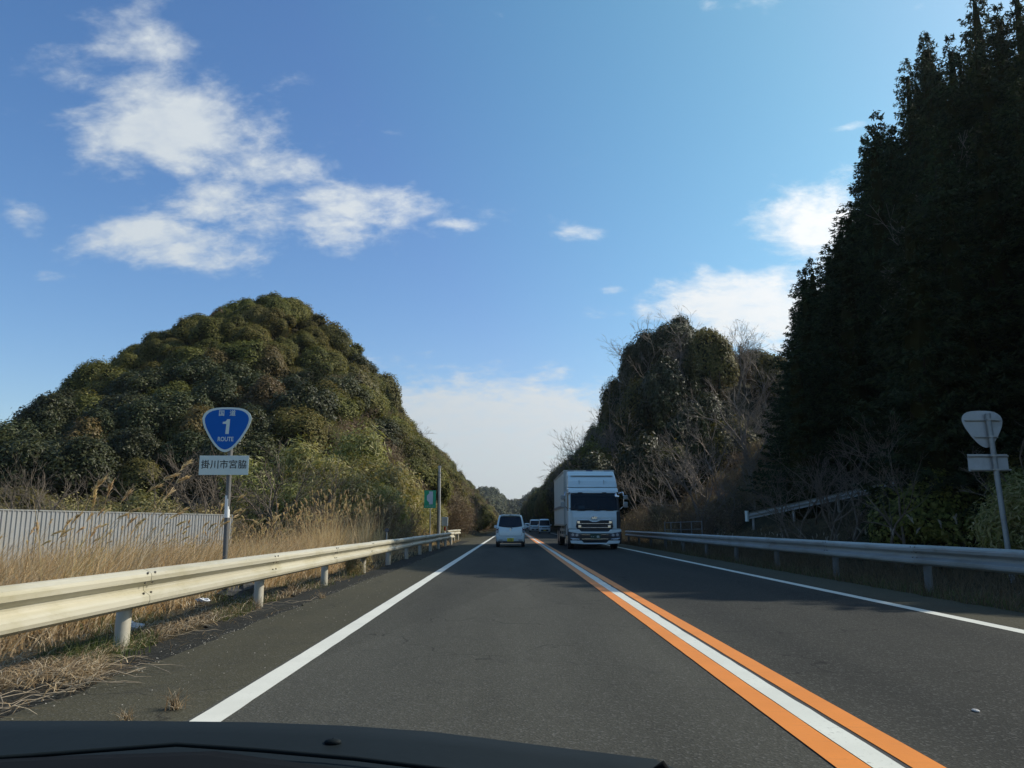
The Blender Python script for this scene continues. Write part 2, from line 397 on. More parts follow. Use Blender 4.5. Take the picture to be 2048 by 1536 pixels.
# ------------------------------------------------------------------ building helpers
def link(o, parent=None):
    col.objects.link(o)
    if parent is not None:
        o.parent = parent
    return o


def mesh_np(name, V, F, mats, midx=None, smooth=False):
    """mesh from numpy arrays; F is (n,3) or (n,4)"""
    V = np.ascontiguousarray(V, dtype=np.float32)
    F = np.ascontiguousarray(F, dtype=np.int32)
    me = bpy.data.meshes.new(name)
    k = F.shape[1]
    me.vertices.add(len(V))
    me.vertices.foreach_set('co', V.ravel())
    me.loops.add(F.size)
    me.loops.foreach_set('vertex_index', F.ravel())
    me.polygons.add(len(F))
    me.polygons.foreach_set('loop_start', np.arange(0, F.size, k, dtype=np.int32))
    me.polygons.foreach_set('loop_total', np.full(len(F), k, dtype=np.int32))
    for m in (mats if isinstance(mats, (list, tuple)) else [mats]):
        me.materials.append(m)
    if midx is not None:
        me.polygons.foreach_set('material_index', np.asarray(midx, dtype=np.int32))
    me.polygons.foreach_set('use_smooth', np.full(len(F), bool(smooth)))
    me.update(calc_edges=True)
    return me


def obj(name, me, parent=None, **props):
    o = bpy.data.objects.new(name, me)
    for k, v in props.items():
        o[k] = v
    return link(o, parent)


def thing(name, label, cat, loc=(0, 0, 0), rz=0.0, group=None):
    o = bpy.data.objects.new(name, None)
    o.empty_display_size = 0.3
    o.location = loc
    o.rotation_euler = (0, 0, rz)
    o['label'] = label
    o['category'] = cat
    if group:
        o['group'] = group
    return link(o)


def copy_tree(o, parent=None):
    c = o.copy()
    col.objects.link(c)
    if parent is not None:
        c.parent = parent
    for ch in o.children:
        copy_tree(ch, c)
    return c


class MB:
    """collects simple solids into one mesh"""
    def __init__(self):
        self.v, self.f, self.sm = [], [], []

    def add(self, vs, fs, smooth=False):
        b = len(self.v)
        self.v += [tuple(p) for p in vs]
        self.f += [[b + i for i in f] for f in fs]
        self.sm += [smooth] * len(fs)
        return self

    def box(self, x0, x1, y0, y1, z0, z1):
        vs = [(x, y, z) for z in (z0, z1) for y in (y0, y1) for x in (x0, x1)]
        return self.add(vs, [(0, 2, 3, 1), (4, 5, 7, 6), (0, 1, 5, 4), (2, 6, 7, 3), (0, 4, 6, 2), (1, 3, 7, 5)])

    def prism(self, poly, axis, a, b, smooth=False):
        """poly: (u,v) pairs; axis x: (y,z), y: (x,z), z: (x,y)"""
        def P(u, v, t):
            return {'x': (t, u, v), 'y': (u, t, v), 'z': (u, v, t)}[axis]
        n = len(poly)
        area = sum(poly[i][0] * poly[(i + 1) % n][1] - poly[(i + 1) % n][0] * poly[i][1] for i in range(n))
        if (area < 0) != (axis == 'y'):
            poly = poly[::-1]
        vs = [P(u, v, a) for u, v in poly] + [P(u, v, b) for u, v in poly]
        if b < a:
            vs = vs[n:] + vs[:n]
        fs = [list(range(n))[::-1], list(range(n, 2 * n))]
        self.add(vs, fs)
        return self.add(vs, [(i, (i + 1) % n, n + (i + 1) % n, n + i) for i in range(n)], smooth)

    def tube(self, pts, rad, n=8, caps=True, smooth=True):
        pts = [Vector(p) for p in pts]
        rad = rad if isinstance(rad, (list, tuple)) else [rad] * len(pts)
        vs, fs = [], []
        up = None
        for i, p in enumerate(pts):
            t = (pts[min(i + 1, len(pts) - 1)] - pts[max(i - 1, 0)]).normalized()
            if up is None:
                up = t.orthogonal().normalized()
            u = (up - t * up.dot(t)).normalized()
            up = u
            s = t.cross(u)
            for k in range(n):
                a = 2 * math.pi * k / n
                vs.append(p + (u * math.cos(a) + s * math.sin(a)) * rad[i])
        for i in range(len(pts) - 1):
            for k in range(n):
                fs.append((i * n + k, i * n + (k + 1) % n, (i + 1) * n + (k + 1) % n, (i + 1) * n + k))
        self.add(vs, fs, smooth)
        if caps:
            self.add(vs[:n], [tuple(range(n))[::-1]])
            self.add(vs[-n:], [tuple(range(n))])
        return self

    def loft(self, rings, caps=True, smooth=True):
        n = len(rings[0])
        vs = [p for r in rings for p in r]
        fs = [(i * n + k, i * n + (k + 1) % n, (i + 1) * n + (k + 1) % n, (i + 1) * n + k) for i in range(len(rings) - 1) for k in range(n)]
        self.add(vs, fs, smooth)
        if caps:
            self.add(rings[0], [tuple(range(n))[::-1]])
            self.add(rings[-1], [tuple(range(n))])
        return self

    def mesh(self, name, mat, bevel=0.0, seg=2):
        me = bpy.data.meshes.new(name)
        me.from_pydata([tuple(p) for p in self.v], [], self.f)
        me.polygons.foreach_set('use_smooth', self.sm)
        me.materials.append(mat)
        me.validate()
        if bevel:
            bm = bmesh.new()
            bm.from_mesh(me)
            bmesh.ops.remove_doubles(bm, verts=bm.verts, dist=1e-5)
            bmesh.ops.recalc_face_normals(bm, faces=bm.faces)
            es = [e for e in bm.edges if len(e.link_faces) == 2 and e.calc_face_angle(0) > 0.45]
            bmesh.ops.bevel(bm, geom=es, offset=bevel, segments=seg, affect='EDGES', profile=0.5, clamp_overlap=True)
            bm.to_mesh(me)
            bm.free()
        me.update()
        return me

    def build(self, name, mat, parent=None, bevel=0.0, **props):
        return obj(name, self.mesh(name, mat, bevel), parent, **props)


def text_part(name, body, size, mat, parent, loc, rot=(R(90), 0, 0), offset=0.0, depth=0.002, sx=1.0, align='CENTER'):
    cu = bpy.data.curves.new(name, 'FONT')
    cu.body = body
    cu.size = size
    cu.align_x = align
    cu.align_y = 'CENTER'
    cu.extrude = depth
    cu.offset = offset
    cu.resolution_u = 3
    tmp = bpy.data.objects.new('lettering_curve', cu)
    col.objects.link(tmp)
    dg = bpy.context.evaluated_depsgraph_get()
    me = bpy.data.meshes.new_from_object(tmp.evaluated_get(dg))
    bpy.data.objects.remove(tmp)
    me.materials.clear()
    me.materials.append(mat)
    o = obj(name, me, parent)
    o.location = loc
    o.rotation_euler = rot
    o.scale = (sx, 1, 1)
    return o


# ------------------------------------------------------------------ terrain
def sstep(x, a, b):
    t = np.clip((x - a) / (b - a), 0, 1)
    return t * t * (3 - 2 * t)


def terrain(x, y):
    x = np.asarray(x, dtype=float)
    y = np.asarray(y, dtype=float)
    h = np.full(np.broadcast(x, y).shape, -0.07)
    # left field below the road
    h = h - 0.45 * sstep(-x, 4.4, 9.0) * (1 - sstep(y, 34, 50))
    # dome shaped hill on the left
    dx = x + 26.5
    dx = np.where(dx > 0, dx / 24.5, dx / 40.5)
    dy = y - 88
    dy = np.where(dy < 0, dy / 44.0, dy / 60.0)
    r = np.clip(np.sqrt(dx * dx + dy * dy), 0, 1)
    hill = 23.6 * 0.5 * (1 + np.cos(math.pi * r))
    # left bank of the cutting
    bank = np.clip((-4.7 - x) * 1.12, 0, 11.6) * sstep(y, 40, 72) * (1 - 0.45 * sstep(-x, 24, 60))
    h = h + np.maximum(hill, bank)
    # right: steep wooded slope, then the mixed wood hill, then the far bank
    near = np.clip((x - 12.2) * 0.86, 0, 15) * sstep(y, 6, 24) * (1 - sstep(y, 56, 76))
    near = near * (1 + 0.10 * np.sin(y * 0.23 + x * 0.31))
    dx = x - 22.0
    dx = np.where(dx < 0, dx / 16.0, dx / 40.0)
    dy = y - 104
    dy = np.where(dy < 0, dy / 36.0, dy / 60.0)
    r = np.clip(np.sqrt(dx * dx + dy * dy), 0, 1)
    mixed = 22.5 * 0.5 * (1 + np.cos(math.pi * r))
    far = np.clip((x - 7.6) * 0.9, 0, 10) * sstep(y, 96, 130)
    h = h + np.maximum(np.maximum(near, mixed), far)
    # hills that close the valley
    h = h + 15.0 * np.exp(-((x - 8) / 70) ** 2 - ((y - 640) / 60) ** 2)
    h = h + 34.0 * np.exp(-((x - 260) / 120) ** 2 - ((y - 620) / 120) ** 2)
    h = h + 26.0 * np.exp(-((x + 240) / 150) ** 2 - ((y - 560) / 140) ** 2)
    bump = 0.05 * np.sin(x * 2.1 + y * 0.7) * np.sin(y * 1.3 - x * 0.4)
    road = sstep(x, -4.6, -3.9) * (1 - sstep(x, 7.4, 8.4))
    return h + bump * (1 - road)


def T(x, y):
    return float(terrain(np.array([x]), np.array([y]))[0])


xs = np.concatenate([np.linspace(-900, -90, 30)[:-1], np.linspace(-90, -16, 50)[:-1], np.linspace(-16, 16, 65), np.linspace(16, 70, 40)[1:], np.linspace(70, 900, 32)[1:]])
ys = np.concatenate([np.linspace(-120, 0, 14)[:-1], np.linspace(0, 60, 76)[:-1], np.linspace(60, 160, 70)[:-1], np.linspace(160, 420, 50)[:-1], np.linspace(420, 1600, 60)])
GX, GY = np.meshgrid(xs, ys)
GZ = terrain(GX, GY)
nx, ny = len(xs), len(ys)
idx = np.arange(nx * ny).reshape(ny, nx)
Fg = np.stack([idx[:-1, :-1], idx[:-1, 1:], idx[1:, 1:], idx[1:, :-1]], -1).reshape(-1, 4)
cx = (GX[:-1, :-1] + GX[1:, 1:]).ravel() / 2
cy = (GY[:-1, :-1] + GY[1:, 1:]).ravel() / 2
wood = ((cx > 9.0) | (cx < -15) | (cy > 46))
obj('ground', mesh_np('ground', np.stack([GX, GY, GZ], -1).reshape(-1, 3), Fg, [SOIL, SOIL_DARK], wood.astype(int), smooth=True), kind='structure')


# ------------------------------------------------------------------ road
def bend(y):
    """the road runs straight and turns gently left in the distance"""
    return -np.clip(np.asarray(y, dtype=float) - 170, 0, None) ** 2 / 9000.0


rng = np.random.default_rng(11)
YS = np.concatenate([np.linspace(-30, 40, 281), np.linspace(41, 120, 80), np.linspace(123, 420, 100)])


def strip(name, xl, xr, z, mat, jl=0.0, jr=0.0, y0=-30, y1=420, thick=0.0, seed=1):
    """a sheet along the road, ragged by jl / jr metres at its edges; thick adds a lip down its sides"""
    rg = np.random.default_rng(seed)
    ys_ = YS[(YS >= y0) & (YS <= y1)]
    n = len(ys_)
    b = bend(ys_)

    def rag(j):
        if not j:
            return np.zeros(n)
        a = rg.normal(0, 1, n)
        s = np.convolve(rg.normal(0, 1, n + 24), np.ones(25) / 5.0, 'valid')
        return j * (0.45 * a + 0.6 * s)
    L = xl + b + rag(jl)
    Rr = xr + b + rag(jr)
    V = np.concatenate([np.stack([L, ys_, np.full(n, z)], 1), np.stack([Rr, ys_, np.full(n, z)], 1)])
    i = np.arange(n - 1)
    F = [np.stack([i, n + i, n + i + 1, i + 1], 1)]
    if thick:
        V = np.concatenate([V, V[:n] - [0, 0, thick], V[n:] - [0, 0, thick]])
        F.append(np.stack([2 * n + i, i, i + 1, 2 * n + i + 1], 1))
        F.append(np.stack([n + i, 3 * n + i, 3 * n + i + 1, n + i + 1], 1))
    return obj(name, mesh_np(name, V, np.concatenate(F), mat), kind='structure')


strip('road', -1.86, 5.48, 0.0, ASPH, thick=0.06)
strip('road_shoulder', -2.95, -1.8605, -0.004, ASPH_SH, jl=0.055, thick=0.07, seed=3)
strip('road_shoulder', 5.4805, 6.55, -0.004, ASPH_SH, jr=0.05, thick=0.05, seed=4)
strip('old_gutter_asphalt', -3.62, -2.80, -0.052, ASPH_OLD, jl=0.10, y0=3, y1=70, seed=5)
strip('lay_by', -4.6, -2.80, -0.040, ASPH_SH, jl=0.1, y0=57, y1=78, seed=6)
strip('edge_line', -1.83, -1.65, 0.004, LINE_W, jl=0.003, jr=0.003, seed=7)
strip('edge_line', 5.25, 5.43, 0.004, LINE_W, jl=0.003, jr=0.003, seed=8)
strip('centre_line', 1.655, 1.80, 0.005, LINE_WC, jl=0.002, jr=0.008, seed=9)
strip('no_passing_line', 1.49, 1.648, 0.006, LINE_O, jl=0.002, jr=0.002, seed=10)
strip('no_passing_line', 1.835, 1.99, 0.006, LINE_O, jl=0.003, jr=0.002, seed=12)
strip('line_gap_seam', 1.8005, 1.8345, 0.0025, paint('tar seam', (0.018, 0.017, 0.016), 0.7, 0, 0.2, 12, 0.3), seed=13)

# ------------------------------------------------------------------ vegetation
def leaf_quads(rg, C, N, ln, wd, jit=0.35, fold=0.18, along=None):
    """rhombic leaf faces at C facing N; along = preferred long direction"""
    n = len(C)
    N = N / (np.linalg.norm(N, axis=1, keepdims=True) + 1e-9)
    a = rg.normal(0, 1, (n, 3)) if along is None else along + rg.normal(0, 0.35, (n, 3))
    u = a - (a * N).sum(1, keepdims=True) * N
    u /= np.linalg.norm(u, axis=1, keepdims=True) + 1e-9
    v = np.cross(N, u)
    s = (1 + jit * rg.uniform(-1, 1, (n, 1)))
    hl, hw = 0.5 * ln * s, 0.5 * wd * s
    V = np.stack([C - u * hl, C + v * hw - N * hw * fold * 2, C + u * hl, C - v * hw - N * hw * fold * 2], 1).reshape(-1, 3)
    return V, np.arange(4 * n).reshape(n, 4)


def ball(c, r, nu=8, nv=5):
    th = np.linspace(0.12, math.pi - 0.12, nv)
    ph = np.arange(nu) * 2 * math.pi / nu
    P = np.stack([np.outer(np.sin(th), np.cos(ph)), np.outer(np.sin(th), np.sin(ph)), np.outer(np.cos(th), np.ones(nu))], -1).reshape(-1, 3)
    i, k = np.meshgrid(np.arange(nv - 1), np.arange(nu), indexing='ij')
    F = np.stack([i * nu + k, (i + 1) * nu + k, (i + 1) * nu + (k + 1) % nu, i * nu + (k + 1) % nu], -1).reshape(-1, 4)
    return P * np.asarray(r) + np.asarray(c), F


def join(parts):
    V, F, M, o = [], [], [], 0
    for p in parts:
        V.append(p[0])
        F.append(p[1] + o)
        M.append(np.full(len(p[1]), p[2] if len(p) > 2 else 0))
        o += len(p[0])
    return np.concatenate(V), np.concatenate(F), np.concatenate(M)


def unit(rg, n):
    v = rg.normal(0, 1, (n, 3))
    return v / np.linalg.norm(v, axis=1, keepdims=True)


def dome_crown(seed, rad, hgt, mats, nclump=30, per=210, ln=0.21, wd=0.12, zc=None, loose=0.13, core=True, lo=-0.35, nj=0.30):
    """evergreen crown: leafy clumps over a dome, each clump with an opaque heart"""
    rg = np.random.default_rng(seed)
    zc = hgt * 0.42 if zc is None else zc
    d = unit(rg, nclump * 4)
    d = d[d[:, 2] > lo][:nclump]
    rr = rg.uniform(0.56, 0.80, (len(d), 1))
    ax = np.array([rad, rad, hgt * 0.58])
    cen = d * rr * ax + [0, 0, zc]
    cr = rg.uniform(0.24, 0.40, len(d)) * rad
    parts = []
    for c, r, dd in zip(cen, cr, d):
        k = int(per * (r / (0.32 * rad)) ** 2)
        q = unit(rg, k * 2)
        q = q[(q @ dd > -0.35)][:k]
        P = c + q * r * (1 + loose * rg.normal(0, 1, (len(q), 1)))
        N = q * 0.9 + dd * 0.35 + [0, 0, 0.25] + rg.normal(0, nj, q.shape)
        parts.append((*leaf_quads(rg, P, N, ln, wd), 0))
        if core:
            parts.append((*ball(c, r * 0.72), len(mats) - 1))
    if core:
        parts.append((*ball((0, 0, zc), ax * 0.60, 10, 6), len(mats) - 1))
    V, F, M = join(parts)
    return mesh_np('crown', V, F, mats, M)


def cone_crown(seed, hgt, rad, mats, levels=62, per=7, ln=0.22, wd=0.07, base=0.04):
    """cypress or cedar crown: whorls of boughs, each a flat drooping fan of short sprays"""
    rg = np.random.default_rng(seed)
    C, N, A = [], [], []
    bulge = 1 + 0.16 * np.sin(rg.uniform(0, 6.28, 3)[:, None] + np.linspace(0, 1, levels)[None] * rg.uniform(9, 26, 3)[:, None]).sum(0) / 2
    for i in range(levels):
        t = min(max((i + rg.uniform(-0.4, 0.4)) / levels, 0), 0.995)
        z0 = hgt * (base + (1 - base) * t)
        L = rad * ((1 - t) ** 0.68) * (0.60 + 0.40 * min(1, t * 6 + 0.3)) * bulge[i] + 0.14
        for k in range(max(3, int(per * (0.65 + 0.6 * (1 - t))))):
            ph = rg.uniform(0, 2 * math.pi)
            l = L * rg.choice([rg.uniform(0.55, 1.0), rg.uniform(0.9, 1.2)])
            e = np.array([math.cos(ph), math.sin(ph), 0])
            sd = np.array([-e[1], e[0], 0])
            m = max(10, int(l / 0.036))
            s = rg.uniform(0.12, 1, m) ** 0.6
            sg = rg.choice([-1.0, 1.0], m)
            reach = (0.10 + 0.24 * l * (1 - s) ** 0.7) * rg.uniform(0.1, 1.0, m)
            droop = (0.16 * s - 0.34 * s ** 2 + 0.24 * s ** 4) * l - reach * 0.25
            C.append(e * (s * l)[:, None] + (sd * (sg * reach)[:, None]) + np.stack([np.zeros(m), np.zeros(m), z0 + droop + rg.normal(0, 0.05, m)], 1))
            N.append(np.tile([0, 0, 0.8], (m, 1)) + e * 0.35 + rg.normal(0, 0.45, (m, 3)))
            A.append(e * 0.75 + sd * (sg * 0.55)[:, None] + np.array([0, 0, -0.18]))
    C, N, A = map(np.concatenate, (C, N, A))
    parts = [(*leaf_quads(rg, C, N, ln, wd, 0.45, 0.15, A), 0)]
    zz = np.linspace(base, 0.92, 12)
    rings = []
    for z in zz:
        ph = np.arange(9) * 2 * math.pi / 9
        r = rad * 0.30 * (1 - z) ** 0.8 * (1 + 0.35 * rg.uniform(-1, 1, 9)) + 0.02
        rings.append(np.stack([r * np.cos(ph), r * np.sin(ph), np.full(9, z * hgt)], 1))
    i, k = np.meshgrid(np.arange(11), np.arange(9), indexing='ij')
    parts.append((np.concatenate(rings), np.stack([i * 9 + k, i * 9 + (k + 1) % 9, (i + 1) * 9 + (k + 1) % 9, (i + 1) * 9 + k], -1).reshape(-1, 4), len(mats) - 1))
    V, F, M = join(parts)
    return mesh_np('crown', V, F, mats, M)


def grow(rg, p, d, L, r, depth, segs, spread=0.6, up=0.12, kids=(2, 4), shrink=0.70, nsub=3):
    """recursive limb: a few bent pieces, side limbs along it and a fork at the end"""
    pts = [p]
    dd = d
    for i in range(nsub):
        dd = dd + rg.normal(0, 0.13, 3) + np.array([0, 0, up])
        dd = dd / np.linalg.norm(dd)
        q = pts[-1] + dd * L / nsub
        r0 = r * (1 - 0.30 * i / nsub)
        r1 = r * (1 - 0.30 * (i + 1) / nsub)
        segs.append((pts[-1], q, r0, r1))
        pts.append(q)
    if depth == 0:
        return
    for k in range(rg.integers(*kids)):
        at = pts[-1] if k == 0 else pts[rg.integers(1, len(pts))]
        ax = rg.normal(0, 1, 3)
        ax -= ax @ dd * dd
        ax /= np.linalg.norm(ax) + 1e-9
        sp = spread * rg.uniform(0.55, 1.3) * (0.6 if k == 0 else 1.0)
        nd = dd * math.cos(sp) + ax * math.sin(sp)
        grow(rg, at, nd, L * shrink * rg.uniform(0.75, 1.2), r * 0.62, depth - 1, segs, spread, up, kids, shrink, max(2, nsub - 1))


def seg_mesh(segs, n):
    A = np.array([s[0] for s in segs])
    B = np.array([s[1] for s in segs])
    ra = np.array([s[2] for s in segs])[:, None, None]
    rb = np.array([s[3] for s in segs])[:, None, None]
    d = B - A
    d /= np.linalg.norm(d, axis=1, keepdims=True) + 1e-9
    ref = np.where(np.abs(d[:, 2:3]) > 0.9, np.array([[1.0, 0, 0]]), np.array([[0, 0, 1.0]]))
    u = np.cross(d, ref)
    u /= np.linalg.norm(u, axis=1, keepdims=True) + 1e-9
    v = np.cross(d, u)
    ph = np.arange(n) * 2 * math.pi / n
    ring = u[:, None, :] * np.cos(ph)[None, :, None] + v[:, None, :] * np.sin(ph)[None, :, None]
    V = np.concatenate([A[:, None, :] + ring * ra, B[:, None, :] + ring * rb], 1).reshape(-1, 3)
    k = np.arange(n)
    f = np.stack([k, (k + 1) % n, n + (k + 1) % n, n + k], 1)
    F = (np.arange(len(segs))[:, None, None] * 2 * n + f[None]).reshape(-1, 4)
    return V, F


def bare_meshes(seed, hgt, mat, depth=5, stems=1, spread=0.6, up=0.10, kids=(2, 4), r0=0.13, lean=0.15, minr=0.008, shrink=0.70):
    """leafless tree: thick limbs -> 'trunk', thin ones -> 'crown'"""
    rg = np.random.default_rng(seed)
    segs = []
    for s in range(stems):
        a = rg.uniform(0, 2 * math.pi)
        l = lean * rg.uniform(0.4, 1.5)
        d = np.array([math.cos(a) * l, math.sin(a) * l, 1.0])
        d /= np.linalg.norm(d)
        base = np.array([math.cos(a), math.sin(a), 0]) * 0.12 * (stems > 1)
        grow(rg, base - d * 0.15, d, hgt * rg.uniform(0.27, 0.37), r0 * rg.uniform(0.7, 1.1), depth, segs, spread, up, kids, shrink)
    segs = [(a, b, max(c, minr), max(e, minr * 0.8)) for a, b, c, e in segs]
    top = max(s[1][2] for s in segs)
    k = hgt / top
    segs = [(a * k, b * k, c, e) for a, b, c, e in segs]
    big = [s for s in segs if s[2] > r0 * 0.42]
    small = [s for s in segs if s[2] <= r0 * 0.42]
    return (mesh_np('trunk', *seg_mesh(big, 6), mat, smooth=True), mesh_np('crown', *seg_mesh(small, 3), mat, smooth=True))


def trunk_mesh(seed, hgt, r, mat, limb=0.32):
    rg = np.random.default_rng(seed)
    m = MB()
    m.tube([(0, 0, -0.4), (rg.normal(0, .05), rg.normal(0, .05), hgt * 0.4), (rg.normal(0, .1), rg.normal(0, .1), hgt)], [r, r * 0.75, r * 0.3], 7)
    for k in range(4):
        a = rg.uniform(0, 6.28)
        z = hgt * rg.uniform(0.4, 0.75)
        l = hgt * limb
        m.tube([(0, 0, z), (math.cos(a) * l * .6, math.sin(a) * l * .6, z + l * .35), (math.cos(a) * l, math.sin(a) * l, z + l * .8)], [r * .45, r * .3, r * .1], 5)
    return m.mesh('trunk', mat)


def blades(rg, P, h, lean, wd, k=3, flop=0.3):
    """tapering grass blades rooted at P, bent along lean (n,2)"""
    n = len(P)
    t = np.linspace(0, 1, k + 1)[None, :, None]
    h = h[:, None, None]
    ln = np.concatenate([lean, np.zeros((n, 1))], 1)[:, None, :]
    mag = np.linalg.norm(lean, axis=1)[:, None, None]
    zz = np.zeros((n, k + 1, 3))
    zz[..., 2:3] = h * (t - flop * mag * t ** 2)
    cen = P[:, None, :] + ln * h * t ** 1.8 + zz
    a = rg.uniform(0, math.pi, n)
    side = np.stack([np.cos(a), np.sin(a), np.zeros(n)], 1)[:, None, :]
    wv = (np.asarray(wd).reshape(-1, 1, 1) if np.ndim(wd) else wd) * (1.0 - 0.88 * t)
    V = np.stack([cen - side * wv / 2, cen + side * wv / 2], 2).reshape(-1, 3)
    i = np.arange(k)
    f = np.stack([2 * i, 2 * i + 1, 2 * i + 3, 2 * i + 2], 1)
    F = (np.arange(n)[:, None, None] * 2 * (k + 1) + f[None]).reshape(-1, 4)
    return V, F


TH = math.atan(282 / 1560)


def px_of(x, y, z):
    """where a point falls in the 2048 x 1536 photograph (used only to keep hidden or too tall plants out)"""
    dz = z - CAM_H
    dep = y * math.cos(TH) + dz * math.sin(TH)
    up = -y * math.sin(TH) + dz * math.cos(TH)
    return 1024 + 1560 * x / dep, 768 - 1560 * up / dep


def top_for(x, y, line):
    """height at (x, y) that reaches the skyline given as azimuth/height pairs"""
    px, _ = px_of(x, y, 4.0 + y * 0.15)
    py = float(np.interp(px, [a for a, b in line], [b for a, b in line]))
    b = (768 - py) / 1560
    t = y / (math.cos(TH) - b * math.sin(TH))
    return CAM_H + t * (math.sin(TH) + b * math.cos(TH))


def plant(kind, label, cat, group, parts, x, y, z, s, sz, rz):
    o = thing(kind, label, cat, (x, y, z), rz, group)
    o.scale = (s, s, sz)
    for nm, me in parts:
        obj(nm, me, o)
    return o


# plant meshes shared between copies (unit plants, scaled per copy)
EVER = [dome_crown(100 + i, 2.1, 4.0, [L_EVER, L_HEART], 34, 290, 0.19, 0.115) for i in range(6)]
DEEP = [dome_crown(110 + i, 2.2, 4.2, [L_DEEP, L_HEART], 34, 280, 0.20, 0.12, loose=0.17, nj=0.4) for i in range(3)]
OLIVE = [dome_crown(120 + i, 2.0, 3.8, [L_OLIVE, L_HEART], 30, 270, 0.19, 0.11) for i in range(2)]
TR_E = [trunk_mesh(130 + i, 3.0, 0.16, BARK_DARK) for i in range(3)]
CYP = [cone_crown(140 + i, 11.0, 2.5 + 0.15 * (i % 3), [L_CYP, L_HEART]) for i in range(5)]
CYPR = [cone_crown(150, 9.0, 1.9, [L_CYPB, L_CYP], 44, 6)]
TR_C = [trunk_mesh(160 + i, 9.5, 0.17, BARK_DARK, 0.08) for i in range(2)]
BARE_P = [bare_meshes(170 + i, 8.0, BARK_PALE, 6, 1 + i % 2, 0.64, 0.06, (2, 4), 0.12, 0.30, 0.010, 0.72) for i in range(5)]
BARE_D = [bare_meshes(180 + i, 6.5, BARK, 5, 2 + i % 2, 0.66, 0.06, (2, 4), 0.085, 0.40) for i in range(4)]
BRUSH = [bare_meshes(190 + i, 3.4, TWIG, 4, 6, 0.55, 0.07, (2, 4), 0.034, 0.55, 0.009) for i in range(5)]
BRF = [dome_crown(230 + i, 1.55, 3.0, [L_BRUSH, L_BRUSH], 30, 95, 0.24, 0.035, loose=0.42, core=False, lo=-0.7, nj=0.7) for i in range(3)]
BAMB = [dome_crown(200 + i, 2.0, 4.4, [L_BAM, L_BAM], 34, 190, 0.30, 0.065, loose=0.34, core=False, lo=-0.8) for i in range(4)]
PALE = [dome_crown(210 + i, 1.5, 2.4, [L_SHRUB, L_SHRUB], 26, 170, 0.15, 0.07, loose=0.36, core=False, lo=-0.6) for i in range(3)]
TR_B = [bare_meshes(220 + i, 4.0, BARK, 3, 5, 0.4, 0.08, (2, 3), 0.035, 0.45)[0] for i in range(2)]

prng = random.Random(5)


def pick(a):
    return a[prng.randrange(len(a))]


def seen(x, y, z, m=120):
    if y < 2:
        return False
    px, py = px_of(x, y, z)
    return -m < px < 2048 + m


# --- the dome shaped hill
n_ev = 0
SKY_HILL = [(-200, 950), (0, 912), (60, 872), (110, 792), (160, 745), (260, 692), (360, 652), (450, 607), (560, 580), (640, 612), (700, 680), (760, 770), (800, 800), (900, 870)]
yy = 47.0
while yy < 94:
    xx = -72.0
    while xx < -5.5:
        x, y = xx + prng.uniform(-1.1, 1.1), yy + prng.uniform(-1.0, 1.0)
        xx += 2.65
        dxr = (x + 26.5) / (24.5 if x > -26.5 else 43.0)
        dyr = (y - 88) / (44.0 if y < 88 else 60.0)
        q = math.hypot(dxr, dyr)
        if (y > 54 and x > -10.2 - 0.02 * (y - 54)) or (y <= 54 and x > -13) or q > 0.90 or not seen(x, y, 6, 60) or (y > 86 and q > 0.55) or n_ev >= 300:
            continue
        s = prng.uniform(0.72, 1.22)
        room = top_for(x, y, SKY_HILL) - T(x, y) + 0.6 + prng.uniform(-1.3, 1.0)
        s = min(s, room / 4.0)
        if s < 0.34:
            continue
        if prng.random() < 0.10:
            plant('olive_tree_crown' if False else 'olive_brown_tree', 'olive brown rounded tree among the dark evergreens on the dome-shaped hill', 'tree',
                  'olive brown trees on the dome-shaped hill', [('trunk', pick(TR_E)), ('crown', pick(OLIVE))], x, y, T(x, y) - 0.3, s, s * prng.uniform(0.9, 1.15), prng.uniform(0, 6.28))
        else:
            n_ev += 1
            dk = (y < 66 and x < -14 and prng.random() < 0.85) or prng.random() < 0.06  # lower left slope's shade put into darker leaves; the rest at random
            plant('evergreen_tree', 'dark green round-crowned evergreen tree packed on the dome-shaped hill', 'tree',
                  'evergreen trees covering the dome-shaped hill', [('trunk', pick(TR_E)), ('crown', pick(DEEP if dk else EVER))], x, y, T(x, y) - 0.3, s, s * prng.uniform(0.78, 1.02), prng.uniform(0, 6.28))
    yy += 3.0

